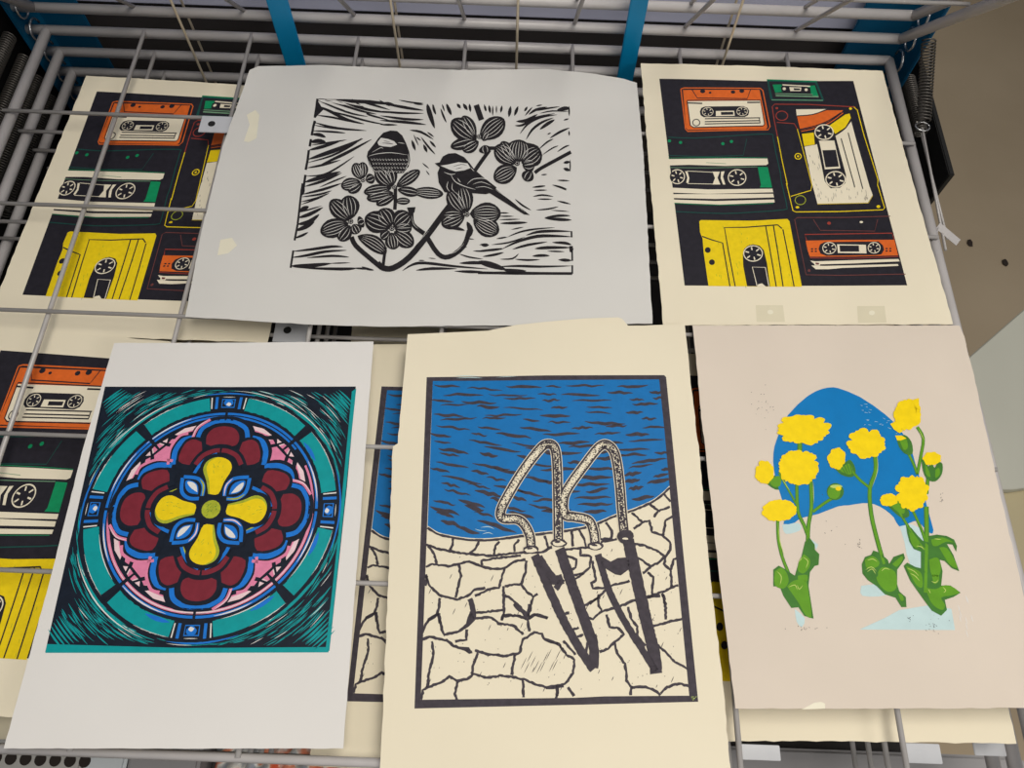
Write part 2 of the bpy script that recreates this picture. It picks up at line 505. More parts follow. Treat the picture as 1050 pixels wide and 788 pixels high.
# ---- cassette linocut -------------------------------------------------------
ZP = .021                      # sheets lying straight on the wires (units of S)
def cassette_ink():
    k = Ink(ZP, 5)
    a, b, c, d = crop(670, 75, 6.854), crop(785, 75, 6.854), crop(680, 185, 6.564), crop(800, 185, 6.564)
    def F(col_, T, s, l=2): k.fill(col_, parse(s, T), l)
    def Ln(col_, wd, T, s, l=3, **kw): k.line(col_, wd, parse(s, T), l, **kw)
    def reel(T, s, x, y, rx, ry=None, l=4, n=6, w=1.0, inner='paper_cream'):
        ry = ry or rx
        p = T(x, y); rx /= s; ry /= s
        k.disc('ink_night', p, rx * 1.05, ry * 1.05, l)
        k.ring(inner, p, rx, ry, w, l + 1)
        for i in range(n):
            t = 2 * PI * i / n + .3
            k.line(inner, w * 1.25, [(p[0] + .45 * rx * math.cos(t), p[1] + .45 * ry * math.sin(t)), (p[0] + .85 * rx * math.cos(t), p[1] + .85 * ry * math.sin(t))], l + 1, sm=0)
    k.fill('ink_night', [(676, 81), (782, 83.5), (875, 83), (930, 293), (702, 293)], 1)
    # orange tape
    Ln('ink_orange', 1.1, a, '192,115 215,108 750,110 768,125 818,380 805,402 240,412 225,395', 2, closed=True, sm=0)
    F('ink_orange', a, '207,122 745,120 800,385 790,397 240,402 228,385')
    Ln('ink_night', .9, a, '236,200 258,370 280,386 770,376 780,365 752,195 236,196', 4, sm=0)
    F('paper_cream', a, '240,202 262,370 282,382 768,372 776,362 748,198', 3)
    Ln('ink_night', .9, a, '270,120 308,180 658,184 682,118', 3, sm=0)
    for x, y, r in ((345, 132, 18), (397, 142, 10), (558, 137, 16), (620, 130, 18)): k.disc('ink_night', a(x, y), r / 6.85, r / 9, 3, 10)
    F('ink_night', a, '325,275 335,250 360,240 630,237 660,250 672,272 665,300 640,314 350,314 330,300', 4)
    reel(a, 6.854, 380, 278, 38, 30, 5, 6, .55); reel(a, 6.854, 622, 275, 38, 30, 5, 6, .55)
    F('paper_cream', a, '437,272 565,270 570,306 437,308', 5); F('ink_night', a, '472,280 558,278 560,298 474,300', 6)
    Ln('ink_night', 1.3, a, '240,214 342,218', 4, sm=0); Ln('ink_night', 1.3, a, '658,211 748,210', 4, sm=0)
    k.ring('ink_night', a(300, 352), 3.6, 3.4, .9, 4)
    for y in (326, 346, 362): Ln('ink_night', 1.0, a, f'360,{y} 748,{y - 7}', 4, sm=0)
    Ln('ink_night', .9, a, '742,320 748,358', 4, sm=0)
    # small green tape
    F('ink_darkteal', b, '8,48 360,60 412,192 395,200 45,198 32,185')
    F('ink_night', b, '22,62 348,72 395,185 50,184', 3)
    F('ink_green', b, '48,84 112,82 120,135 66,140', 4); F('ink_green', b, '290,92 345,88 372,165 330,165', 4)
    Ln('ink_green', 1.1, b, '8,50 360,60', 4, sm=0)
    Ln('paper_cream', 1.2, b, '118,86 312,95', 5, sm=0); Ln('ink_palegreen', 1.3, b, '70,162 372,168', 5, sm=0); Ln('ink_palegreen', .8, b, '66,148 330,152', 5, sm=0)
    Ln('ink_palegreen', .7, b, '40,192 402,194', 5, sm=0)
    F('ink_night', b, '105,98 312,104 318,136 112,134', 5)
    k.disc('paper_cream', b(130, 114), 1.7, 1.5, 6, 10); k.disc('paper_cream', b(284, 120), 1.7, 1.5, 6, 10)
    F('paper_cream', b, '165,102 250,104 246,130 172,130', 6); F('ink_night', b, '195,110 242,112 240,124 198,124', 7)
    # large teal-edged tape
    T1 = [a(*q) for q in ((105, 452), (300, 460), (600, 442), (815, 432), (838, 455), (858, 560), (890, 700))] + [c(*q) for q in ((792, 0), (815, 100), (832, 180), (810, 200), (600, 215), (400, 224), (85, 212))]
    k.line('ink_darkteal', .9, T1, 3, sm=2)
    Ln('ink_darkteal', .7, a, '105,580 350,590 630,582 655,465', 3, sm=0)
    for x, y in ((190, 490), (487, 500), (547, 485), (112, 478)): k.disc('ink_green', a(x, y), 1.8, 1.6, 3, 8)
    F('paper_cream', a, '103,605 560,602 800,604 806,640 790,650 500,655 250,646 110,650')
    Ln('ink_green', .5, a, '105,598 550,596 800,600', 3); Ln('ink_palegreen', .4, a, '370,632 510,640', 4)
    Ln('ink_palegreen', .5, a, '115,665 400,668 730,662', 3)
    k.fill('ink_green', [a(732, 662), a(802, 664), c(733, 50), c(650, 50), a(755, 788)], 2)
    reel(a, 6.854, 587, 737, 62, 55, 3, 6, 1.0)
    # left reel is cut by the block edge
    p = a(167, 730)
    k.disc('ink_night', p, 7.6, 7.6, 3)
    k.line('paper_cream', 1.0, [(p[0] + 7.4 * math.cos(t), p[1] + 7.2 * math.sin(t)) for t in [(-2.35 + i * .262) for i in range(19)]], 4, sm=0)
    for i in range(6):
        t = i * PI / 3 + .25; k.line('paper_cream', 1.2, [(p[0] + 3 * math.cos(t), p[1] + 3 * math.sin(t)), (p[0] + 6 * math.cos(t), p[1] + 6 * math.sin(t))], 4, sm=0)
    Ln('paper_cream', .6, a, '235,690 430,700', 3); Ln('paper_cream', .6, a, '240,778 440,782', 3)
    F('paper_cream', a, '222,690 240,695 252,740 246,775 230,772 238,735', 3)
    F('paper_cream', a, '415,695 466,695 450,738 470,785 415,785 432,740', 3)
    F('paper_cream', a, '475,695 500,692 488,730 505,785 488,785 472,740', 3)
    F('paper_cream', c, '55,50 300,62 735,58 740,82 300,92 60,84'); F('paper_cream', c, '60,94 740,92 746,116 350,126 65,120'); F('paper_cream', c, '66,130 350,140 748,130 750,150 380,164 75,152')
    Ln('ink_green', .5, c, '75,156 380,168 740,156', 3)
    # upright portrait tape
    Ln('ink_red', .9, b, '630,238 300,222 62,222 45,240 60,340 82,450', 3, sm=0)
    k.line('ink_yellow', .9, [b(82, 450), b(115, 620), b(152, 788), d(40, 20), d(85, 205), d(105, 214), d(400, 212), d(690, 200), d(702, 188), d(655, 30), b(790, 750), b(690, 430), b(645, 260), b(615, 234)], 3, sm=0)
    k.ring('ink_red', b(113, 303), 6, 4.8, .9, 3); k.disc('ink_red', b(78, 250), 1.5, 1.2, 3, 8); k.disc('ink_yellow', b(597, 250), 1.6, 1.3, 3, 8)
    Ln('ink_red', .8, b, '78,350 200,358 222,395', 3, sm=0)
    k.line('ink_yellow', .8, [b(222, 395), b(250, 500), b(325, 788), d(205, 70), d(70, 110)], 3, sm=0)
    k.ring('ink_yellow', b(227, 588), 3.2, 2.9, 1.0, 3); k.disc('ink_yellow', b(227, 588), 1.2, 1.1, 3, 8)
    k.ring('ink_lime', d(135, 135), 5.4, 4.6, .7, 3); k.disc('ink_yellow', d(115, 183), 2, 1.2, 3, 8); k.disc('ink_yellow', d(660, 178), 2, 1.6, 3, 8)
    F('paper_cream', b, '213,257 425,254 335,292 218,306', 3)
    F('ink_orange', b, '220,305 330,294 430,262 545,262 525,285 440,342 350,378 242,402', 3); Ln('ink_night', 1.0, b, '218,304 330,293 430,258', 4)
    Ln('ink_night', 1.0, b, '240,398 350,372 440,336 530,278', 4); Ln('ink_orange', .8, b, '250,412 350,390 450,350 545,280', 3)
    F('ink_yellow', b, '445,372 560,292 590,284 600,315 560,382 490,428', 3); F('ink_yellow', b, '254,430 338,420 345,504 270,516', 3)
    k.fill('paper_cream', [b(272, 520), b(348, 506), b(492, 440), b(560, 392), b(602, 340), b(640, 480), b(700, 690), d(600, 40), d(622, 100), d(590, 152), d(250, 160), d(215, 30)], 3)
    Ln('ink_night', 1.3, b, '494,436 562,386 604,318', 4)
    k.line('ink_yellow', .5, [d(622, 105), d(592, 155), d(250, 163)], 4, sm=0)
    k.fill('ink_night', [b(338, 425), b(348, 385), b(400, 360), b(465, 385), b(490, 440), b(565, 720), b(560, 775), b(520, 810), b(455, 812), b(415, 765), b(365, 520)], 4)
    reel(b, 6.854, 410, 418, 64, 52, 5, 6, 1.1); reel(b, 6.854, 490, 750, 68, 55, 5, 6, 1.1)
    F('paper_cream', b, '374,478 482,476 525,672 415,680 393,560', 5); F('ink_night', b, '398,546 492,542 514,660 420,666', 6)
    k.line('ink_night', 1.0, [b(530, 460), b(622, 788), d(500, 50)], 5, sm=0); k.line('ink_night', 1.0, [b(580, 420), b(675, 788), d(555, 60)], 5, sm=0)
    for i in range(26):
        p = d(k.r.uniform(250, 590), k.r.uniform(50, 120)); k.line('ink_slate', .35, [p, (p[0] + .6, p[1] + k.r.uniform(2, 6))], 5, taper=1)
    for i in range(12):
        p = b(k.r.uniform(290, 380), k.r.uniform(560, 780)); k.line('ink_slate', .35, [p, (p[0] + 1, p[1] + k.r.uniform(2, 6))], 5, taper=1)
    # yellow tape
    F('ink_yellow', c, '243,276 255,268 600,272 835,260 850,275 935,716 305,712 272,480 265,392 248,350')
    Ln('ink_night', 1.2, c, '262,378 330,402 400,422 450,714', 3, sm=0); Ln('ink_night', 1.2, c, '485,714 440,480 412,318 560,316 690,306 770,300 800,325', 3, sm=0)
    for s_ in ('690,308 725,500 762,714', '742,304 775,500 808,714', '806,330 845,520 882,714'): Ln('ink_night', 1.2, c, s_, 3)
    k.disc('ink_night', c(300, 470), 3, 2.9, 3); k.disc('ink_night', c(328, 552), 3, 2.9, 3)
    F('ink_night', c, '536,500 545,462 570,440 605,430 650,440 678,470 700,560 720,714 565,712 540,580', 3)
    reel(c, 6.564, 605, 493, 63, 52, 4, 6, 1.0)
    Ln('paper_cream', .8, c, '632,710 600,584 688,586 712,714', 4, sm=0); F('paper_cream', c, '632,714 640,700 665,694 692,716', 5)
    for i in range(40):
        p = c(k.r.uniform(290, 870), k.r.uniform(290, 700)); k.line('ink_lime', .5, [p, (p[0] + .8, p[1] + k.r.uniform(1.5, 5))], 2.5, taper=1)
    # brown-edged tape with orange band
    Ln('ink_brownred', .8, d, '740,243 430,252 115,252 97,265 140,470 175,635 400,640 842,634', 3, sm=0)
    Ln('ink_brownred', .7, d, '222,264 270,338 635,344 655,265', 3, sm=0)
    k.disc('ink_red', d(328, 290), 2, 1.6, 3, 8); k.disc('paper_cream', d(545, 283), 1.8, 1.2, 3, 8); k.disc('ink_brownred', d(195, 607), 1.5, 1.5, 3, 8)
    Ln('ink_red', .9, d, '178,404 165,365 460,362 752,358 765,400', 3, sm=0)
    F('ink_orange', d, '172,406 420,402 768,402 792,508 500,514 200,514 185,470')
    F('ink_night', d, '258,462 268,432 300,416 660,414 690,440 698,470 680,500 640,506 310,508 272,494', 3)
    reel(d, 6.564, 330, 458, 44, 38, 4, 6, .8); reel(d, 6.564, 630, 457, 40, 36, 4, 6, .8)
    F('paper_cream', d, '382,432 575,436 580,494 388,490', 4); F('ink_night', d, '398,440 528,442 530,482 402,482', 5)
    for x in (215, 240, 715, 740):
        for y in (462, 478): k.disc('ink_night', d(x, y), 1.3, .8, 3, 8)
    F('paper_cream', d, '202,540 240,545 500,538 795,532 803,548 500,560 235,566'); F('paper_cream', d, '210,572 300,576 790,566 795,578 700,582 420,590 330,598 240,598')
    F('paper_cream', d, '228,548 270,552 268,574 232,572', 3); F('ink_brownred', d, '238,554 262,556 260,568 240,567', 4)
    Ln('ink_red', .6, d, '200,522 500,526 795,516', 3)
    return k

cass = cassette_ink()
CPAPER = [(657, 65), (780, 68), (905, 72.5), (940, 200), (977, 333), (830, 333), (680, 334), (668, 200)]
def cass_z(x, y): return 0
tr, trz = print_thing('cassette_print', 'cassette tape print on the top shelf at upper right, overlapped by the flower print',
                      'print', cass, CPAPER, ZP, 'paper_cream', (676, 81), (702, 293), amp=.0005, ph=.3, group='cassette tape prints')
# small square embossings of wire tabs in its lower margin
for (x, y) in ((789, 321), (893, 322)):
    k = Ink(ZP, 3)
    k.fill('emboss', [(x - 14, y - 8), (x + 14, y - 8), (x + 16, y + 9), (x - 13, y + 9)], 1)
    k.disc('tape', (x + 1, y - 1), 3, 2.4, 2)
    o = un((676, 81), ZP)
    ob('pressed_mark', poly_mesh('pressed_mark', k.q, ['emboss', 'tape'], o, trz, .0005, .3), None, tr)

def copy_print(src, srz, sz, sp1, sp2, z, tp1, tp2, label, dz=0.0, skip=('pressed_mark', 'tape_scrap')):
    """a second pull of the same block: rigid copy carrying source pixels sp1, sp2 to target pixels tp1, tp2"""
    a, b = un(sp1, sz).xy, un(sp2, sz).xy
    A_, B_ = un(tp1, z).xy, un(tp2, z).xy
    rot = math.atan2(*(B_ - A_).yx) - math.atan2(*(b - a).yx)
    o = src.location.xy
    m = Matrix.Rotation(rot, 2)
    pos = (A_ + B_) / 2 + m @ (o - (a + b) / 2)
    c = src.copy(); col.objects.link(c)
    c.location = (pos.x, pos.y, Z0 + z * S + dz)
    c.rotation_euler = (0, 0, srz + rot)
    c['label'] = label
    for ch in list(src.children):
        if ch.name.split('.')[0] in skip: continue
        q = ch.copy(); col.objects.link(q); q.parent = c
    print('copy scale', (B_ - A_).length / (b - a).length, 'rot', math.degrees(rot))
    return c

ZB = -.0475 + ZP
copy_print(tr, trz, ZP, (676, 81), (702, 293), ZB, (99.5, 94), (23, 302.6), 'cassette tape print under wires on the second shelf, left of the bird print')
copy_print(tr, trz, ZP, (697.7, 91.3), (822.4, 294), ZB, (19.4, 377), (26.7, 674.5), 'cassette tape print left of the stained-glass print, cut off by the photo edge')
copy_print(tr, trz, ZP, (680, 334), (977, 333), ZB, (692, 760), (1031, 763), 'cassette tape print hidden beneath the flower print, only a sliver and lower margin showing')

# ---- bird linocut -----------------------------------------------------------
def bird_ink():
    k = Ink(ZP, 8)
    s = 7.882; so = 3.387
    b1, b2, b3, b4, b5, b6 = (crop(x, y, s) for x, y in ((290, 95), (390, 95), (490, 95), (290, 190), (390, 190), (490, 190)))
    o = crop(290, 90, so)
    B = 'ink_black'; Wt = 'paper_bird'
    k.gain = 1.4
    k.strokes(B, b1, s, '''12:280,70 420,130 560,180 690,205;14:340,68 480,110 640,160 760,185;17:460,66 560,110 700,150 867,175;14:600,70 700,100 867,150;14:700,80 790,92 867,105;
     19:285,120 380,160 520,230 660,265;12:330,150 500,190 680,240 840,272;12:680,165 700,190 867,235;12:280,195 420,215 560,250;14:262,255 440,300 680,320;9:250,275 400,300 560,315;
     12:240,322 400,330 510,340;22:240,350 300,355 350,375;26:230,415 290,405 350,412;10:225,440 400,415 520,395;20:215,480 330,450 480,400;26:210,555 330,515 480,460 650,385;13:205,582 400,525 560,440 640,380;
     19:300,605 430,545 550,485 720,390;14:200,625 330,600 470,560;12:190,690 330,680 450,620 580,530;26:180,740 320,700 470,655;17:180,775 330,730 480,665;10:300,782 420,730 520,690;10:560,60 620,110 690,150;9:780,70 830,100 867,120''')
    k.strokes(B, b1, s, '14:283,60 275,130 262,215;14:262,240 250,290 238,360;14:232,390 222,450;14:215,480 205,560 190,640;14:188,680 172,788', taper=0, sm=0)
    k.fill(B, parse('275,60 330,150 262,220', b1), 2); k.fill(B, parse('262,245 280,258 245,275', b1), 2)
    k.fill(B, parse('280,64 300,58 430,68 470,90 700,100 867,110 867,92 700,70 500,62', b1), 2)
    k.strokes(Wt, b1, s, '8:300,80 420,110 520,160;7:440,75 560,100 660,120;7:330,78 420,90 500,110', 3)
    k.strokes(B, b4, s, '''26:168,10 165,60 155,100;16:160,90 330,50 480,0;12:155,110 300,90 400,60;12:150,150 280,120 380,80;9:150,172 330,110;28:140,230 175,205 215,188;9:140,235 320,182;
     22:130,278 220,250 330,195;26:125,330 220,310 300,250;26:110,382 190,350 260,310;15:100,442 160,420 210,395;17:85,548 250,530 400,510 490,512;17:75,598 200,580 350,550 520,540;14:200,600 400,585 540,595;
     26:70,665 200,665 400,645;8:380,645 550,640;18:160,682 480,690 600,684;12:570,682 720,692;14:640,672 690,690 740,700''')
    k.strokes(B, b4, s, '12:165,0 150,110 140,200 125,330 100,460;12:90,540 68,680', taper=0, sm=0)
    k.strokes(B, b2, s, '''17:0,92 130,118 250,140 350,155;14:0,100 60,95 120,110;13:0,160 150,175 350,180;15:0,197 200,225 350,230;17:0,235 200,250 370,270;12:0,270 140,272;12:270,100 350,108;9:150,70 250,90 350,98;
     28:380,104 400,180 440,300;15:425,106 435,150 450,190;12:488,140 510,200 535,255;9:500,106 520,165;20:535,103 555,150 575,195;18:620,103 650,140;20:670,103 705,155;16:720,104 730,170;10:840,108 850,165;
     14:240,315 330,330 430,390;12:330,370 390,450 445,510;10:380,330 435,370;18:255,395 285,480;18:350,430 380,495;14:400,400 450,455;8:270,350 310,440;9:290,370 330,400;8:340,580 395,625;7:370,640 400,680''')
    k.strokes(B, b3, s, '''10:55,115 70,165;16:90,115 100,180;9:120,120 120,200;8:150,118 150,180;14:195,118 185,175;20:265,122 250,210;18:325,122 295,200;14:400,126 375,165;10:440,128 380,200;
     20:310,245 390,238 480,188;15:300,278 360,275 470,215 620,180;15:410,190 470,150 560,128;10:470,160 560,140 660,125;24:640,152 700,140 740,138;8:500,180 600,160 735,165;12:340,345 400,270 500,215 640,190;
     15:390,390 440,310 520,250 610,215;20:500,310 560,265 620,230;14:580,380 660,330 740,295;10:490,470 560,410 610,385;8:520,515 600,460 650,440;10:640,490 700,450 740,435;10:735,120 738,200;10:735,320 738,360;
     18:690,578 745,568;20:690,622 745,640;8:745,550 745,650;8:510,675 560,670;10:640,718 740,722;10:440,775 545,765;10:600,755 660,770 720,790;9:690,235 735,222;8:560,350 590,335;8:470,120 520,112''')
    k.strokes(B, b6, s, '''10:440,25 545,12;12:610,10 680,30 715,50;11:445,100 520,88 610,100;9:480,120 600,122;11:640,135 750,162;10:470,208 570,200 650,182;7:590,210 740,222;11:300,120 360,170 430,210;
     15:540,270 650,255 745,255;19:540,275 660,285 755,290;17:390,412 480,385 600,378 755,382;11:240,425 340,385 460,362 620,350;10:150,440 240,425;10:110,488 250,470 380,425;19:200,520 330,460 480,420 620,418 755,425;
     15:0,540 120,530 210,518;15:280,525 400,490 560,465;17:600,470 700,475 755,490;19:460,520 560,512 755,512;24:740,500 755,525 745,550;10:560,540 700,545;15:40,585 130,570 210,550;10:180,605 280,600 330,560;
     12:300,605 400,612 500,608;17:440,580 510,575 580,577;19:650,610 760,617;15:170,665 330,660 500,665 760,660;19:0,715 300,718 760,722;36:0,625 100,650 230,690;24:200,688 290,700 390,700;9:170,230 250,232;
     9:170,258 290,258;9:170,285 340,282;17:180,315 300,312 400,308;8:270,365 370,345;20:30,495 90,490;9:450,50 560,48''')
    k.strokes(B, b6, s, '10:755,380 757,430;10:760,500 762,620;10:762,655 762,724;16:0,716 300,718 762,722', taper=0, sm=0)
    k.strokes(B, b5, s, '''17:180,705 260,655 360,640 600,665 867,685;17:290,700 420,685 620,685;18:600,705 867,712;20:640,640 760,635 867,640;10:640,565 720,590 830,605;10:750,540 867,542;10:800,490 867,480;
     6:390,600 450,605;7:700,440 760,445;8:660,500 700,510;7:310,620 360,620''')
    k.gain = 1.0
    # branches
    def br(wd, t): k.line(B, wd * 1.2 / so, parse(t, o), 4)
    br(17, '330,615 350,632 385,632 440,595 500,522 560,440 600,390'); br(14, '345,632 300,595 255,555 240,525'); br(10, '390,430 392,400 392,350')
    br(13, '447,432 452,480 492,512'); br(14, '500,522 540,582 578,592 628,555 648,500'); br(16, '672,66 690,118'); br(11, '718,222 690,260 668,292')
    br(10, '1000,228 950,255 895,285 875,300'); br(9, '350,622 358,560'); br(10, '710,215 740,215')
    k.fill(B, parse('432,422 462,420 458,440 438,440', o), 4)
    k.strokes('paper_bird', o, so, '2:360,622 400,608 450,565 510,500;1.6:560,585 600,575 630,545;1.5:448,450 455,480 470,495', 5)
    # petals: black leaf with carved lines running from base to tip
    def petal(bx, by, tx, ty, wd, n=5, bend=0, col_=B, lw=1.9):
        tx = bx + (tx - bx) * 1.06; ty = by + (ty - by) * 1.06; wd *= 1.14; n = max(2, int(n * .8))
        dx, dy = tx - bx, ty - by; L = math.hypot(dx, dy); ux, uy = dx / L, dy / L; nx, ny = -uy, ux
        def at(t, h): return o(bx + dx * t + nx * (h + bend * math.sin(PI * t)), by + dy * t + ny * (h + bend * math.sin(PI * t)))
        pr = lambda t: wd / 2 * (abs(math.sin(PI * min(1, t) ** 1.15)) ** .6 if t < 1 else 0)
        ts = [0, .08, .2, .35, .5, .65, .8, .9, .97]
        k.fill(col_, [at(t, pr(t) + 1.5) for t in ts] + [at(1.0, 0)] + [at(t, -pr(t) - 1.5) for t in ts[::-1]], 5)
        for i in range(n):
            q = (i - (n - 1) / 2) / (n / 2) * .82
            e = .93 - .12 * abs(q)
            k.line('paper_bird', lw / so, [at(t, q * pr(t)) for t in (.14, .35, .55, .75, e)], 6, taper=1)
    def heart(cx, cy, r=9):
        k.disc(B, o(cx, cy), r / so, r / so, 7)
        for i in range(6):
            a_ = i * PI / 3; k.disc('paper_bird', o(cx + r * .55 * math.cos(a_), cy + r * .55 * math.sin(a_)), 1.6 / so, None, 8, 6)
    petal(672, 188, 592, 122, 62, 6); petal(668, 180, 628, 108, 40, 4); petal(686, 182, 764, 118, 62, 7); petal(672, 186, 588, 210, 34, 3); petal(680, 192, 628, 222, 38, 4); petal(700, 205, 705, 232, 36, 3); petal(695, 190, 712, 160, 24, 2); heart(682, 176, 8)
    petal(812, 268, 742, 212, 60, 7); petal(800, 262, 762, 196, 40, 4); petal(815, 264, 822, 190, 78, 9); petal(830, 268, 890, 222, 66, 7); petal(812, 282, 738, 322, 56, 7); petal(832, 275, 872, 270, 46, 4); petal(862, 292, 842, 326, 36, 3); heart(814, 268, 9)
    k.strokes(B, o, so, '18:845,205 880,215 893,245', 6, taper=0)
    petal(236, 468, 172, 402, 54, 5); petal(240, 462, 228, 386, 60, 5); petal(230, 478, 138, 508, 56, 7); petal(236, 486, 200, 535, 44, 4); petal(246, 482, 262, 512, 36, 4); petal(262, 478, 282, 470, 34, 3); heart(238, 472, 9)
    petal(374, 494, 292, 458, 66, 6); petal(378, 488, 342, 432, 60, 6); petal(386, 490, 440, 446, 62, 6); petal(390, 496, 446, 492, 42, 4); petal(388, 506, 450, 552, 50, 6); petal(378, 510, 388, 565, 46, 5); petal(372, 505, 345, 530, 30, 3); heart(380, 496, 9)
    petal(632, 440, 580, 366, 54, 6); petal(642, 436, 622, 350, 52, 6); petal(650, 442, 752, 440, 66, 8); petal(632, 448, 556, 480, 50, 6); petal(628, 444, 560, 448, 34, 4); petal(662, 462, 745, 505, 60, 8); heart(640, 444, 9)
    k.strokes(B, o, so, '12:560,490 600,492 632,500;20:640,470 652,500 640,530', 6, taper=1)
    petal(380, 350, 330, 290, 50, 5); petal(384, 345, 366, 285, 42, 4); petal(378, 354, 288, 370, 34, 4); petal(396, 350, 472, 296, 34, 4); petal(400, 360, 470, 372, 28, 3); petal(450, 366, 552, 374, 34, 5); petal(385, 372, 298, 392, 34, 4); petal(392, 400, 440, 400, 20, 2); petal(392, 380, 330, 412, 26, 3); heart(388, 352, 8)
    petal(276, 326, 252, 272, 36, 5); petal(282, 320, 278, 268, 30, 4); petal(272, 334, 208, 350, 38, 5); petal(276, 340, 232, 368, 30, 3); petal(290, 330, 318, 318, 30, 3); heart(280, 328, 8)
    petal(262, 522, 356, 578, 44, 6, bend=-8)
    # left bird, seen from behind
    k.fill(B, parse('375,154 398,156 416,172 428,196 440,228 443,258 438,280 420,302 370,306 320,302 302,275 293,245 297,228 318,202 332,182 350,162', o), 5)
    k.fill('paper_bird', parse('330,196 342,180 366,184 388,192 398,204 376,212 350,210 334,206', o), 6)
    k.strokes('ink_slate', o, so, '3:345,198 370,200 385,202;2:350,190 375,195', 7)
    k.strokes('paper_bird', o, so, '2.4:298,245 330,236 380,232 436,240;2:400,196 425,200;2:310,232 340,215 350,218;2:436,235 438,265 424,292;2:300,260 310,285 325,300', 6)
    for j, yy in enumerate((252, 266, 280, 293)):
        for i in range(13):
            x = 308 + i * 10 + (j % 2) * 5
            k.line('paper_bird', 1.5 / so, [o(x, yy), o(x + 3, yy + 7), o(x + 7, yy + 2)], 6, taper=1)
    # right bird in profile
    k.fill(B, parse('528,268 545,264 556,244 575,234 600,232 630,246 650,268 665,288 700,318 742,350 738,364 705,374 650,370 600,372 562,368 542,335 538,300 545,282', o), 5)
    k.fill(B, parse('712,348 740,356 800,402 858,446 838,444 780,408 718,370', o), 5)
    k.fill('paper_bird', parse('548,276 575,272 610,264 642,268 652,284 630,292 600,296 575,288', o), 6)
    k.strokes('ink_slate', o, so, '2:590,280 620,272 640,275;2:600,288 625,282', 7)
    k.strokes('paper_bird', o, so, '2.6:560,298 582,306 600,304;2.6:584,306 592,322 606,336 640,350 670,358;2.4:606,318 618,334;2.4:640,340 662,322 700,320 722,332;1.8:660,340 690,332 725,345;1.8:668,352 700,348 730,358;2.4:575,330 570,350 580,366;2:590,335 588,355 596,366;2:738,358 790,394 840,436;1.8:652,282 665,296', 6)
    return k

bi = bird_ink()
bird, brz = print_thing('bird_print', 'black and white linocut print of two birds on a flowering branch, greyish paper',
      'print', bi, [(265, 68), (330, 66), (400, 69), (470, 72), (560, 71), (610, 76), (640, 81), (653, 85), (660, 160), (669, 332), (600, 333), (400, 335), (320, 333), (190, 325), (206, 240), (228, 150), (250, 90), (256, 72)],
      ZP + .003, 'paper_bird', (325, 102), (299, 275), amp=.0007, ph=1.1, deck=.0003)
for pts in ([(253, 118), (262, 113), (266, 118), (263, 142), (255, 146), (250, 145), (256, 128)], [(226, 246), (238, 244), (243, 252), (234, 260), (223, 262)]):
    k = Ink(ZP + .003, 3)
    k.fill('tape', pts, 1)
    ob('tape_scrap', poly_mesh('tape_scrap', k.q, ['tape'], un((325, 102), ZP + .003), brz, .0007, 1.1), None, bird)

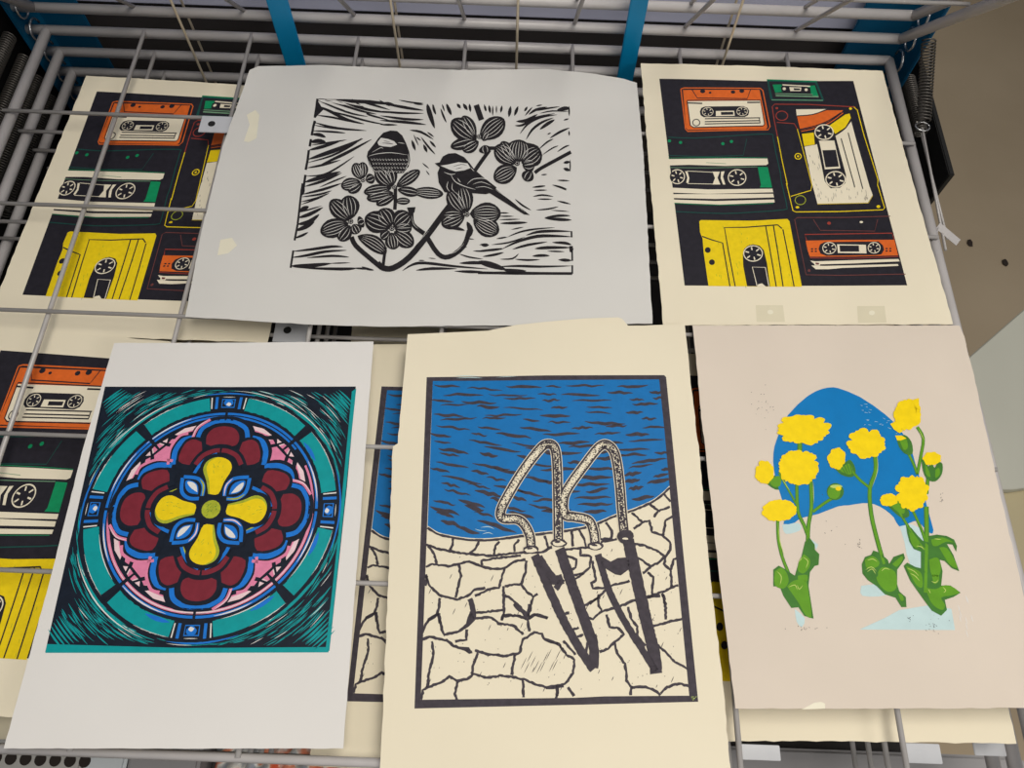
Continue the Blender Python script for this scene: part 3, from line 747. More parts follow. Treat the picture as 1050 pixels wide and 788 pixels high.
# ---- stained glass linocut --------------------------------------------------
def glass_ink():
    k = Ink(ZP, 11)
    sc = 2.671
    o = crop(40, 385, sc)
    blk = [(108, 397), (236, 397.5), (365, 397), (356, 500), (338, 668), (190, 668.5), (47, 669), (76, 540)]
    k.fill('ink_navy', blk, 1)
    k.fill('ink_teal', [(49, 661), (190, 665), (337, 664), (337, 669.5), (190, 670), (47, 670)], 2)
    k.fill('ink_teal', [(361, 402), (365.5, 399), (349, 560), (338, 668), (334, 667), (347, 550)], 2)
    c = k.P(o(473, 369))
    U = (k.P(o(795, 371)) - k.P(o(150, 368))) / 644.0
    V = (k.P(o(525, 76)) - k.P(o(425, 701))) / 644.0
    def PL(x, y): return c + U * x + V * y
    class _:pass
    def fl(col_, pts, l, rot=0, mir=1, sm=3):
        cs, sn = math.cos(rot), math.sin(rot)
        q = smooth(list(pts) + [pts[0]], sm)[:-1] if sm else pts
        k.fill(col_, [PL(x * mir * cs - y * sn, x * mir * sn + y * cs) for x, y in q], l, local=True)
    def ln(col_, wd, pts, l, rot=0, mir=1, taper=0, sm=4):
        cs, sn = math.cos(rot), math.sin(rot)
        q = smooth(pts, sm) if sm and len(pts) > 2 else list(pts)
        if taper and len(q) == 2: q = [(q[0][0] + (q[1][0] - q[0][0]) * t, q[0][1] + (q[1][1] - q[0][1]) * t) for t in (0, .25, .5, .75, 1)]
        n = len(q)
        for side in (0,):
            L = []; R_ = []
            for i, p in enumerate(q):
                a, b = q[max(0, i - 1)], q[min(n - 1, i + 1)]
                dx, dy = b[0] - a[0], b[1] - a[1]; m = math.hypot(dx, dy) or 1
                h = wd / 2 * (max(.12, abs(math.sin(PI * i / (n - 1))) ** .7) if taper else 1)
                for lst, sg in ((L, 1), (R_, -1)):
                    x, y = p[0] - dy / m * h * sg, p[1] + dx / m * h * sg
                    lst.append(PL(x * mir * cs - y * sn, x * mir * sn + y * cs))
            for i in range(n - 1): k.q.append((col_, [L[i], L[i + 1], R_[i + 1], R_[i]], l))
    def arc(col_, wd, r, a0, a1, l, taper=0):
        n = max(4, int(abs(a1 - a0) / 4))
        ln(col_, wd, [(r * math.sin(math.radians(a0 + (a1 - a0) * i / n)), r * math.cos(math.radians(a0 + (a1 - a0) * i / n))) for i in range(n + 1)], l, taper=taper, sm=0)
    # corner swirls
    R_ = k.r
    quad = [k.P(p) for p in ((110, 400), (363, 400), (336, 663), (52, 663))]
    def inside(p):
        for i in range(4):
            a, b = quad[i], quad[(i + 1) % 4]
            if (b - a).x * (p - a).y - (b - a).y * (p - a).x > 0: return False
        return True
    for i in range(1500):
        r = 352 + 4.6 * R_.randrange(0, 34) + R_.uniform(-1, 1); a0 = R_.uniform(0, 360); da = R_.uniform(4, 12)
        e = R_.uniform(-4, 4)
        q = [((r + e * t) * math.sin(math.radians(a0 + da * t)), (r + e * t) * math.cos(math.radians(a0 + da * t))) for t in (0, .25, .5, .75, 1)]
        if all(inside(PL(*v)) for v in q):
            cc = R_.random()
            ln('ink_teal' if cc < .88 else 'paper_cool', R_.uniform(1.5, 3.4) if cc < .88 else 1.7, q, 2 + (cc >= .88), taper=1, sm=0)
    for a0 in (45, 135, 225, 315):
        for j in range(6):
            r = 440 + j * 9; arc('ink_teal', 5, r, a0 - 6 + j * .4, a0 + 6 - j * .4, 2, 1)
    # outermost ring
    arc('ink_teal', 7, 357, 20, 70, 3, 1); arc('ink_teal', 7, 355, 110, 165, 3, 1); arc('ink_teal', 7, 356, 195, 255, 3, 1); arc('ink_teal', 7, 356, 285, 340, 3, 1)
    arc('paper_cool', 3, 361, 2, 60, 4, 1); arc('paper_cool', 3, 360, 200, 250, 4, 1); arc('paper_cool', 3, 360, 300, 340, 4, 1); arc('ink_blue', 5, 352, 70, 110, 4, 1); arc('ink_blue', 5, 352, -12, 12, 4, 1); arc('ink_blue', 5, 352, 160, 190, 4, 1); arc('ink_blue', 5, 352, 260, 290, 4, 1)
    arc('ink_navy', 8, 346, 0, 360, 4)
    # teal band and its divisions
    for q in range(8):
        a0 = q * 45
        lo = a0 + (9.5 if q % 2 == 0 else 2.2); hi = a0 + 45 - (9.5 if q % 2 == 1 else 2.2)
        arc('ink_teal', 42, 320, lo, hi, 3)
        arc('paper_cool', 2.6, 342, lo, lo + (hi - lo) * R_.uniform(.5, .95), 4, 1)
        if q in (2, 3, 5): arc('paper_cool', 2.6, 299, lo + 3, hi - 4, 4, 1)
        if q in (1, 2, 3, 4): arc('ink_blue', 12, 306, lo + 2, lo + (hi - lo) * .45, 4, 1)
    for q in range(4):
        rot = q * PI / 2
        for sx in (-1, 1):
            ln('paper_cool', 3.4, [(sx * 46, 302), (sx * 50, 338)], 4, rot, sm=0); ln('ink_blue', 8, [(sx * 33, 302), (sx * 35, 340)], 4, rot, sm=0)
        fl('ink_blue', [(-19, 306), (19, 306), (20, 334), (-20, 334)], 4, rot, sm=0)
        fl('ink_navy', [(-17, 309), (17, 309), (17, 331), (-17, 331)], 4.5, rot, sm=0); fl('ink_blue', [(-13, 320), (0, 308), (14, 318), (10, 330), (-8, 331)], 5, rot)
        fl('paper_cool', [(-6, 315), (4, 311), (9, 318), (0, 323)], 6, rot); ln('paper_cool', 2, [(-18, 340), (18, 340)], 5, rot, taper=1)
    # rings inside the band
    arc('ink_navy', 9, 296, 0, 360, 3); arc('ink_blue', 7, 287, 0, 360, 3)
    for a0, a1 in ((-80, -55), (-48, -20), (60, 85), (195, 225), (240, 262), (100, 120), (150, 170)): arc('paper_cool', 4, 288, a0, a1, 4, 1)
    arc('ink_pink', 8, 276, 92, 268, 4); arc('ink_palepink', 4, 276, 100, 250, 5, 1); arc('ink_pink', 6, 276, 62, 92, 4); arc('ink_blue', 6, 277, -90, 50, 4)
    arc('ink_navy', 5, 268, 0, 360, 5)
    # lobes and petals, four quarters
    for q in range(4):
        rot = q * PI / 2
        ln('ink_navy', 7, [(0, 268), (0, 300)], 6, rot, sm=0)
        # blue and pink rims
        ln('ink_navy', 26, [(-84, 200), (-70, 242), (-34, 262), (0, 266), (34, 262), (70, 242), (84, 200)], 4.6, rot)
        for mi in (-1, 1): ln('ink_navy', 28, [(124, 124), (132, 170), (114, 206), (84, 218)], 4.6, rot, mi)
        ln('ink_blue', 12, [(-72, 205), (-62, 240), (-30, 259), (0, 264)], 5, rot); ln('ink_blue', 13, [(72, 205), (62, 240), (30, 259), (0, 264)], 5, rot)
        ln('ink_pink', 8, [(-86, 206), (-76, 242), (-44, 268)], 6, rot); ln('ink_palepink', 3, [(-87, 210), (-77, 244), (-50, 266)], 7, rot, taper=1)
        for mi in (-1, 1):
            ln('ink_blue', 15, [(126, 130), (128, 170), (112, 202), (84, 212)], 5, rot, mi)
            if (q, mi) in ((0, -1), (1, 1), (1, -1), (2, -1), (3, 1), (2, 1)): ln('ink_pink', 8, [(141, 130), (144, 176), (124, 216), (100, 224)], 6, rot, mi)
            fl('ink_navy', [(46, 206), (84, 214), (112, 192), (118, 120), (60, 120), (44, 150)], 7.3, rot, mi)
            fl('ink_maroon', [(58, 198), (84, 206), (106, 188), (113, 140), (70, 130), (52, 160)], 8, rot, mi)
        fl('ink_navy', [(-54, 180), (-56, 220), (-38, 250), (0, 258), (38, 250), (56, 220), (54, 180)], 7.6, rot)
        fl('ink_maroon', [(-44, 192), (-46, 218), (-30, 240), (0, 247), (30, 240), (46, 218), (44, 192), (20, 184), (-20, 184)], 8.4, rot)
        ln('ink_navy', 20, [(-76, 112), (-58, 152), (-28, 176), (0, 182), (28, 176), (58, 152), (76, 112)], 9, rot)
        ln('ink_maroon', 13, [(-64, 130), (-48, 156), (-22, 170), (-2, 173)], 10, rot); ln('ink_maroon', 13, [(64, 130), (48, 156), (22, 170), (3, 173)], 10, rot)
        ln('ink_navy', 30, [(-60, 100), (-44, 136), (-20, 158), (0, 162), (20, 158), (44, 136), (60, 100)], 9, rot)
        ln('ink_blue', 9, [(-66, 96), (-54, 124), (-34, 148), (-8, 162)], 11, rot)
        if q in (2, 3): ln('ink_blue', 9, [(66, 96), (54, 124), (34, 148), (8, 162)], 11, rot)
        if q in (1, 2, 3): ln('ink_lime', 5, [(60, 100), (46, 126), (28, 146), (8, 157)], 12, rot, taper=1)
        fl('ink_navy', [(-22, 38), (-34, 80), (-50, 116), (-42, 146), (-22, 160), (0, 163), (22, 160), (42, 146), (50, 116), (34, 80), (22, 38)], 12.5, rot)
        fl('ink_lime', [(-15, 44), (-26, 82), (-40, 114), (-34, 138), (-16, 150), (0, 152), (16, 148), (34, 136), (38, 114), (24, 80), (13, 44)], 13, rot)
        fl('ink_yellow', [(-11, 44), (-18, 82), (-31, 116), (-26, 138), (-10, 149), (0, 152), (18, 148), (34, 136), (39, 114), (24, 80), (13, 44)], 14, rot)
        for j in range(9):
            x = R_.uniform(-18, 22); y = R_.uniform(75, 135); ln('ink_lime', 1.6, [(x, y), (x + R_.uniform(-6, 6), y + R_.uniform(5, 12))], 15, rot, taper=1)
        # diagonals
        rd = rot + PI / 4
        fl('ink_navy', [(0, 34), (34, 66), (38, 100), (22, 128), (0, 142), (-22, 128), (-38, 100), (-34, 66)], 15, rd)
        ln('ink_blue', 10, [(0, 44), (24, 68), (27, 98), (2, 130)], 16, rd); ln('ink_blue', 10, [(0, 44), (-24, 68), (-27, 98), (-2, 130)], 16, rd)
        if q in (1, 2, 3): ln('ink_palepink', 4, [(-6, 48), (-26, 70), (-30, 96)], 17, rd, taper=1)
        if q in (0, 3): ln('ink_lime', 5, [(4, 46), (26, 70), (30, 92)], 17, rd, taper=1)
        fl('ink_blue', [(0, 60), (14, 80), (13, 100), (0, 116), (-13, 100), (-14, 80)], 17, rd)
        fl('paper_cool', [(2, 66), (12, 84), (10, 100), (0, 110), (-3, 90)], 18, rd)
        # pink glass pieces
        P1 = [(0, 180), (26, 194), (36, 218), (20, 242), (-20, 242), (-36, 218), (-26, 194)]
        fl('ink_navy', [(0, 172), (34, 188), (44, 218), (26, 249), (-26, 249), (-44, 218), (-34, 188)], 4.3, rd, sm=0)
        fl('ink_pink', P1, 4.4, rd, sm=0)
        for mi in (-1, 1):
            fl('ink_pink', [(48, 196), (60, 204), (66, 226), (42, 250), (30, 246), (46, 220)], 4.36, rd, mi, sm=0); fl('ink_palepink', [(62, 214), (66, 226), (46, 246)], 4.42, rd, mi, sm=0)
            fl('ink_palepink', [(3, 250), (26, 248), (38, 258), (4, 264)], 4.15, rd, mi, sm=0); fl('ink_pink', [(3, 250), (16, 249), (10, 263), (4, 264)], 4.25, rd, mi, sm=0)
            fl('ink_palepink', [(76, 226), (58, 254), (90, 250), (128, 228), (146, 208), (112, 214)], 4.1, rd, mi, sm=0)
            fl('ink_pink', [(76, 226), (62, 248), (98, 232), (140, 208), (112, 214)], 4.2, rd, mi, sm=0)
        for mi in (-1, 1): ln('ink_navy', 6, [(30, 186), (41, 216), (25, 246), (14, 268)], 4.5, rd, mi, sm=0); ln('ink_navy', 5, [(25, 246), (52, 252), (70, 236)], 4.5, rd, mi, sm=0)
        ln('ink_navy', 6, [(-25, 246), (25, 246)], 4.5, rd, sm=0)
        ln('ink_navy', 10, [(0, 268), (0, 350)], 7, rd, sm=0)
        ln('ink_navy', 4, [(0, 246), (0, 268)], 7, rd, sm=0)
    fl('ink_navy', [(-38, -38), (38, -38), (38, 38), (-38, 38)], 19, 0, sm=0)
    fl('ink_lime', [(26 * math.cos(t * PI / 8), 26 * math.sin(t * PI / 8)) for t in range(16)], 20, 0, sm=0)
    for j in range(22):
        x, y = R_.uniform(-14, 14), R_.uniform(-14, 14); ln('ink_leafdark', 1.4, [(x, y), (x + R_.uniform(-7, 7), y + R_.uniform(-7, 7))], 21, taper=1)
    # keep the layer stack thin
    rank = {l: i for i, l in enumerate(sorted({q[2] for q in k.q}))}
    k.q = [(a, b, 1 + rank[l] * .28) for a, b, l in k.q]
    return k

gl = glass_ink()
glass, grz = print_thing('rosette_print', 'stained-glass rosette print in teal, pink, maroon and yellow on a white sheet',
    'print', gl, [(117, 352), (250, 351.5), (383, 350.5), (372, 500), (352, 768), (180, 768), (4, 768), (50, 600), (85, 460)], ZP + .001, 'paper_cool', (108, 397), (47, 669), amp=.0002, ph=2.2, deck=.0002)

# ---- pool linocut -----------------------------------------------------------
ZPOOL = ZP + .006
def pool_ink():
    k = Ink(ZPOOL, 21)
    s1, s3, s4, s5, s7, so = 6.307, 5.631, 6.5625, 6.0625, 6.303, 2.131
    p1, p2, p3, p4, p5, p6, p7, o = crop(420, 375, s1), crop(560, 375, s1), crop(500, 440, s3), crop(420, 530, s4), crop(560, 490, s5), crop(420, 620, s4), crop(560, 610, s7), crop(415, 370, so)
    SL = 'ink_slate'
    k.fill(SL, [(437.5, 387), (500, 386), (560, 385), (681, 385), (683, 387), (700, 560), (716, 720), (600, 723), (425, 727), (431, 560)], 1)
    k.fill('paper_cream', [(443.8, 391), (560, 390), (675.8, 389.5), (692, 560), (706.7, 713.8), (620, 714.5), (590, 716), (431.5, 718), (438, 540)], 2)
    wl = [(438.5, 541), (448, 547), (458, 550), (481, 553.6), (505, 553.6), (534, 549.8), (549.7, 548), (575, 545), (599.5, 541), (616, 535.4), (631, 529), (647.4, 523.8), (667, 515.6), (678, 508), (686.5, 500)]
    k.fill('ink_water', [(443.8, 391), (560, 390), (675.8, 389.5), (681, 440), (686.5, 500)] + wl[::-1] + [(438.5, 541), (441, 470)], 3)
    k.line('paper_cream', 1.0, [(x, y - .9) for x, y in wl], 5); k.line(SL, 2.4, [(x, y + .7) for x, y in wl], 6, wob=.2)
    R = k.r
    # ripples
    def yb(x):
        for a, b in zip(wl, wl[1:]):
            if a[0] <= x <= b[0]: return a[1] + (b[1] - a[1]) * (x - a[0]) / (b[0] - a[0])
        return 500
    y = 396.0; row = 0
    while y < 548:
        x = 440 + R.uniform(0, 16)
        while x < 680:
            L = R.uniform(15, 42)
            u = (y - 390) / 160
            slope = (.04 + .28 * u) * (1 if x < 545 else -.1) if u > .3 else R.uniform(-.06, .08)
            if x > 600: slope = -.25 * u if u > .5 else slope
            x2 = min(x + L, 679 + (y - 390) * .09)
            if yb(min(x2, 686)) - 5 > y + slope * L and yb(x) - 5 > y and x2 - x > 8:
                n = 6
                jy = R.uniform(-2.2, 2.2)
                pts = [(x + (x2 - x) * i / n, y + jy + slope * (x2 - x) * i / n + R.uniform(-.9, .9)) for i in range(n + 1)]
                k.line(SL, R.uniform(2.2, 4.2) * (.8 + .4 * u), pts, 4, taper=1, sm=2)
            x += L + R.uniform(2, 22)
        y += 7.2 + R.uniform(-.6, .6); row += 1
    k.strokes('ink_paleblue', p4, s4, '5:480,75 530,70 570,85;5:490,120 530,110 560,120;4:440,85 470,95 520,100', 5)
    k.strokes('ink_paleblue', p1, s1, '4:290,68 370,66 450,70;4:300,80 400,78 470,80;3:560,75 700,68', 2)
    # mortar cracks between the stones
    def cr(T, sc, w_, text):
        for it in text.split(';'):
            if it.strip(): k.line(SL, w_ * 1.3 / sc, parse(it.strip(), T), 4, wob=.5, sm=0)
    cr(p4, s4, 13, '110,190 180,215 270,235 400,255 560,265 750,245 900,240 960,205;295,140 290,190 270,235;465,170 440,225 405,245;605,170 575,200 570,260;735,155 705,195 705,240;910,130 930,215;125,200 160,240 185,315;110,340 150,320 260,335 330,320 400,305 480,335 560,355 640,350 700,305 780,290;330,320 345,400 310,545;110,390 130,460 200,530 320,560 390,535 440,495 510,480;490,330 485,300 560,285 750,262;640,350 620,420 600,480 540,490 440,535;640,470 750,455 780,380 785,300;750,455 790,510 830,540 860,520;630,470 635,640 620,700;640,530 690,560 800,670;830,540 800,680;440,650 630,632;205,550 190,650 205,720;190,655 120,710;630,670 730,670 790,690 860,660 930,685;115,400 110,470')
    cr(p4, s4, 28, '405,555 425,600 430,700')
    cr(p6, s4, 14, '85,190 130,100 200,60;200,60 215,170 240,215;240,205 330,185 400,130 430,0;440,95 550,90 600,130 700,145 765,205;620,110 630,70 740,80 795,105 805,185;700,0 795,90;805,0 795,90;800,100 840,70 930,95;80,240 130,220 250,245 300,280 420,325;385,170 380,240 310,250;150,250 160,330 130,470 120,560;75,640 90,580 120,560 230,520 265,485 320,515 400,500 430,470 520,495 620,480 700,490 780,510 860,545 940,565 1040,550;460,330 430,400 420,470;440,310 520,335 640,350 740,330 760,240 840,190 890,200 910,240 1000,270 1050,330;710,340 685,480;325,520 305,600 320,645;760,510 770,630;990,565 1000,600 985,635')
    k.fill(SL, parse('390,90 430,0 425,60 440,110 400,150 370,170', p6), 4); k.fill(SL, parse('330,285 400,290 425,330 400,335', p6), 4)
    cr(p5, s5, 12, '370,280 410,330 405,380 335,385;320,290 335,385;160,330 165,430;200,320 240,390 245,430;530,220 600,280 545,320;600,280 640,270 660,340 720,360 770,400 770,450 740,490;645,165 700,210 670,245;700,210 770,180;725,95 775,150;790,240 740,270 730,360;550,415 600,420 680,450 740,490 700,530 650,550 570,500;740,490 735,540 775,580 790,510 815,500;600,595 650,560;630,590 665,620 660,740;775,580 780,690;610,750 700,720 820,670;720,720 740,788;90,455 200,440 300,435 350,400 440,385;210,440 215,485 280,490;100,480 190,510 180,560 150,580;280,490 270,560 230,600 170,610;140,580 180,630 230,600;285,520 310,640 280,660 290,690 350,690 370,690;270,788 330,740 380,690 420,670 520,645')
    cr(p7, s7, 13, '340,0 335,60 360,110 440,90 480,75 580,35;240,80 340,20;360,110 300,160 250,150;390,130 410,210 470,220 500,260 440,310 400,350 345,375;530,80 550,160 590,210 590,270 640,330;440,310 460,380 510,450 520,560 550,600 545,655;550,600 640,600 700,620 740,650;740,640 780,600 860,575 925,595;690,205 780,180 885,155;755,0 770,60 775,160;640,20 740,10;710,320 780,380 830,435 925,485;0,290 80,320 130,390 180,420 175,510 120,580 0,605;75,590 70,660;140,600 180,655;80,130 150,120;150,235 210,215;190,280 240,260;265,310 260,370 200,380;110,300 190,390')
    # shadows of the ladder on the stones
    def sh(w_, t): k.line(SL, w_ / so, parse(t, o), 5, wob=.3, sm=2)
    sh(19, '284,426 320,510 350,575 385,635 412,676'); sh(23, '338,412 365,490 390,560 412,620'); sh(22, '408,600 414,640 412,672'); sh(15, '422,424 445,500 480,570 530,650 548,680'); sh(26, '488,392 505,470 525,560 545,640 549,684')
    sh(22, '290,430 308,460 326,480 345,478'); sh(13, '345,478 330,500'); k.fill(SL, parse('425,425 450,440 465,432 490,430 492,455 472,470 460,468 430,450', o), 5)
    # chromed rails
    r1 = parse('250,700 246,630 215,560 170,525 90,520 75,480 110,400 200,250 300,120 345,90 385,110 400,200 405,400 408,660', p3)
    r2 = parse('620,670 610,590 580,530 500,510 448,500 436,430 460,350 560,210 640,110 690,95 735,150 760,300 775,480 790,620', p3)
    for r_, dark0 in ((r1, .62), (r2, .66)):
        k.line('paper_cream', 11.2, r_, 7, sm=6); k.line(SL, 9.8, r_, 8, sm=6); k.line('paper_cream', 6.0, r_, 9, sm=6)
        q = smooth(r_, 14); n = len(q)
        k.line(SL, 4.6, q[int(n * dark0):], 9.5, wob=.5, sm=0)
        for i in range(int(n * dark0), n - 1):
            for rep_ in range(2):
                a, b = q[i], q[i + 1]; t = R.random()
                px, py = a[0] + (b[0] - a[0]) * t + R.uniform(-2.8, 2.8), a[1] + (b[1] - a[1]) * t
                k.line('paper_cream', R.uniform(.6, 1.1), [(px - R.uniform(.3, .9), py), (px + R.uniform(.3, .9), py + R.uniform(-.4, .4))], 11, sm=0)
        for i in range(0, n - 1):
            u = i / n
            for rep in range(4):
                h = R.uniform(-3.1, 3.1)
                if u < dark0 and R.random() < .4: h = R.choice((-1, 1)) * R.uniform(1.6, 3.1)
                a, b = q[i], q[i + 1]; t = R.random()
                dx, dy = b[0] - a[0], b[1] - a[1]; m = math.hypot(dx, dy) or 1; nx, ny = -dy / m, dx / m
                px, py = a[0] + dx * t + nx * h, a[1] + dy * t + ny * h
                L = R.uniform(.5, 1.7)
                k.line(SL, R.uniform(.5, 1.0), [(px - nx * L / 2, py - ny * L / 2), (px + nx * L / 2, py + ny * L / 2)], 10, sm=0)
    for x, y, dk in ((250, 700, 0), (410, 662, 0), (622, 680, 0), (795, 625, 1)):
        c = p3(x, y)
        k.disc(SL, c, 8.2, 4.4 + 3 * dk, 11, 14, .08)
        if not dk: k.disc('paper_cream', (c[0], c[1] + .5), 6.4, 2.8, 12, 14, .12); k.disc(SL, (c[0] - 1, c[1] - 1), 3, 1.2, 13, 8, .3)
        else: k.disc('paper_cream', (c[0], c[1] + 2), 3, 1.2, 12, 9, .2)
    # carving flecks on the stones
    for i in range(150):
        x = R.uniform(440, 700); y = R.uniform(560, 708)
        L = R.uniform(.6, 1.4) if R.random() < .7 else R.uniform(3, 7)
        k.line(SL, .7, [(x, y), (x - L * .45, y + L)], 4, taper=1)
    for i in range(12):
        x = 540 + i * 3.2; y = R.uniform(664, 680); k.line(SL, .6, [(x, y), (x - 6, y + 12)], 4, taper=1)
    for i in range(14):
        x = R.uniform(708.5, 714); y = R.uniform(714.5, 718.5); k.line('ink_leaflight', .5, [(x, y), (x + R.uniform(-1, 1.6), y + R.uniform(-.8, .8))], 2.5, sm=0)
    return k

po = pool_ink()
pool, prz = print_thing('pool_print', 'fully visible pool ladder print, blue water above cracked stone, on cream paper',
    'print', po, [(418, 343), (460, 341), (500, 339), (530, 333), (570, 329), (600, 326.5), (634, 325.5), (638, 327), (644, 334), (660, 334), (702, 332.5), (705, 359), (709, 400), (717, 465), (725.6, 560), (732, 620), (741, 700), (750, 800), (570, 800), (389, 799), (394, 700), (398, 600), (402, 480), (403, 458), (408, 455), (411, 420)],
    ZPOOL, 'paper_cream', (438, 386), (425, 727), amp=.0005, ph=3.3, deck=.0005, edges={11, 12, 13, 14, 15, 16, 19, 20, 21, 22, 23, 24})
copy_print(pool, prz, ZPOOL, (437.5, 387), (425, 727), ZB, (391.5, 394), (355, 723), 'pool ladder print mostly hidden, its left edge showing beside the rosette print')

# ---- flower print -----------------------------------------------------------
ZFL = ZP + .004
def flower_ink():
    k = Ink(ZFL, 31)
    so = 2.716
    o = crop(760, 380, so)
    R = k.r
    def F(c_, s, l=2, sm=3): k.fill(c_, parse(s, o), l, sm=sm)
    def L(c_, w_, s, l=3, **kw): k.line(c_, w_ / so, parse(s, o), l, **kw)
    F('ink_paleblue', '330,722 400,690 440,668 520,655 585,665 595,724', 1, 0); F('ink_paleblue', '335,600 400,596 404,626 338,628', 1); F('ink_paleblue', '440,430 500,440 520,560 470,540 455,480', 1, 2)
    F('ink_paleblue', '115,430 160,425 165,445 125,455', 1); F('ink_paleblue', '195,470 215,485 210,500', 1, 0); F('ink_paleblue', '150,665 178,690 170,715 155,700', 1, 2)
    F('ink_arch', '250,48 270,50 330,74 400,122 440,162 470,210 485,260 500,310 520,390 535,445 528,455 510,440 490,420 470,425 440,435 425,410 400,388 370,373 340,370 300,376 270,379 215,400 165,412 150,424 118,428 125,400 108,340 92,280 90,230 100,190 130,125 185,72 225,52', 2, 2)
    for i in range(26):
        x = R.uniform(330, 450); y = R.uniform(90, 150) + (x - 330) * .25
        k.line('ink_paleblue', .35, [o(x, y), o(x + R.uniform(4, 12), y + R.uniform(-2, 4))], 3, taper=1)
    # stems
    S_ = 'ink_leaf'; D_ = 'ink_leafdark'
    for w_, t in ((14, '163,200 163,232'), (11, '193,300 196,380 188,430 186,480'), (10, '155,310 158,390 175,430 188,465'), (6, '105,285 130,330 158,380'), (9, '262,352 232,370 200,394'), (9, '102,415 104,470 115,520 135,570'),
                  (12, '372,235 374,280 358,330 362,400 378,470 398,540'), (8, '308,280 330,305 356,326'), (9, '490,158 507,190 500,240 490,290'), (8, '462,225 480,262 490,290'), (10, '520,300 516,345'), (14, '515,380 516,470 512,620'), (8, '478,392 500,440 512,475'), (8, '440,395 480,460 510,500')):
        L(D_, w_, t, 3); L(S_, w_ * .62, t, 4)
    for t in ('378,235 379,280 364,325', '200,310 202,370', '112,300 135,335', '103,425 108,475 120,515', '494,165 509,195'):
        L('ink_leaflight', 2, t, 5, taper=1)
    # calyxes and leaves
    F(D_, '66,312 90,295 108,284 130,302 122,326 96,332'); F(S_, '76,308 100,294 112,300 108,322 90,324', 4)
    F(D_, '262,276 290,256 304,250 316,268 318,288 306,298 280,292', 4); F(S_, '272,276 298,260 308,272 306,290 284,286', 5)
    for q in range(4): L(D_, 2, f'{278 + q * 8},{268 - q * 3} {290 + q * 6},{288 - q}', 6)
    k.disc(D_, o(262, 338), 24 / so, 24 / so, 4); k.disc(S_, o(258, 340), 18 / so, 19 / so, 5); k.disc('ink_leaflight', o(264, 324), 17 / so, 5 / so, 6); k.disc('ink_flower', o(270, 330), 8 / so, 6 / so, 7)
    F(D_, '432,190 455,180 474,200 477,232 458,234 440,215', 4); F(S_, '440,194 458,190 464,214 452,222', 5); F('ink_flower', '428,182 446,182 460,190 444,196 434,196', 6, 0)
    F(D_, '502,250 512,245 520,268 530,258 538,272 548,256 560,262 558,290 540,310 518,304 506,280', 6); F(S_, '512,262 522,280 526,298 514,290', 7); F(S_, '540,278 550,272 552,290 540,300', 7)
    F(D_, '408,378 435,352 460,378 468,405 450,412 430,400', 4); F(S_, '418,378 440,362 454,384 452,400 434,394', 5)
    F(D_, '178,478 190,465 205,485 206,500 218,512 216,542 205,545 192,562 188,600 194,640 202,692 176,684 160,660 140,662 118,628 108,602 90,602 90,555 105,544 120,552 150,572 158,545 168,520', 4, 0)
    F(S_, '94,560 112,550 128,566 132,590 118,608 94,598', 5); F(S_, '175,512 192,528 188,552 172,566 158,556 162,530', 5); F(S_, '128,602 146,586 178,584 188,620 196,686 178,680 160,648', 5); F('ink_leaf', '158,572 184,570 182,590 160,584', 5)
    for t in ('172,520 186,532 180,552', '100,560 112,575 108,598', '132,604 150,598 156,612', '156,598 162,610 172,598', '160,534 170,522'): L('ink_leaflight', 2.4, t, 6, taper=1)
    F(D_, '336,540 345,520 362,514 368,502 385,508 408,528 412,540 424,520 452,510 456,524 446,540 434,556 434,596 440,616 458,632 460,660 446,660 430,634 400,624 378,602 352,584 338,566', 4, 0)
    F(S_, '344,528 366,518 384,534 378,548 350,552', 5); F(S_, '384,556 398,548 428,562 432,606 410,618 388,602 376,578', 5); F(S_, '420,540 446,518 448,530 432,548', 5); F(S_, '436,622 448,626 452,640 444,642', 5)
    k.disc('ink_leafdark', o(362, 568), 7, 5, 6); 
    for t in ('346,556 362,548 376,560', '350,562 364,554 374,568', '350,530 366,526 378,534', '390,560 400,552 414,556'): L('ink_leaflight', 2.4, t, 7, taper=1)
    F(D_, '458,430 474,440 492,462 506,476 520,462 545,458 572,462 592,472 600,490 598,506 588,486 572,484 590,515 606,560 586,552 566,532 552,528 560,560 556,600 582,600 610,620 590,632 566,640 572,668 556,684 530,670 508,640 488,612 470,586 452,545 462,536 484,548 500,552 500,506 480,498 468,478 462,455', 4, 0)
    F(S_, '466,448 480,462 494,482 490,496 474,484', 5); F(S_, '528,472 560,466 590,480 570,478 545,490 532,488', 5); F(S_, '550,494 572,496 594,532 600,552 578,540', 5); F(S_, '522,528 544,522 554,540 552,568 536,580 526,560', 5)
    F(S_, '512,606 540,610 562,600 584,602 606,620 582,628 556,634 566,654 560,668 540,660 524,640', 5); F(S_, '458,546 488,556 502,570 504,604 488,600 470,570', 5); F(S_, '530,570 546,566 550,586 536,596', 5)
    for t in ('462,552 480,560 494,574', '470,566 484,574 496,588', '486,490 500,492 508,500', '560,604 568,614 562,620', '528,588 540,592 548,584', '536,470 556,472', '520,610 526,622'): L('ink_leaflight', 2.4, t, 6, taper=1)
    # heads
    def head(x, y, rx, ry, n=16, amp=.13, l=8):
        pts = []
        ph = R.uniform(0, 6)
        n = max(7, int(n * .72)); amp *= 1.7
        lob = [R.uniform(.93, 1.07) for _ in range(n + 1)]
        m = n * 6
        for i in range(m):
            a = 2 * PI * i / m
            u = (a * n / (2 * PI)) % 1; kf = (1 - amp * (1 - math.sin(PI * u) ** .7 if 0 < u < 1 else amp)) * lob[int(a * n / (2 * PI))] + R.uniform(-.02, .02)
            pts.append(o(x + rx * kf * math.cos(a), y + ry * kf * math.sin(a)))
        k.fill('ink_flower', pts, l)
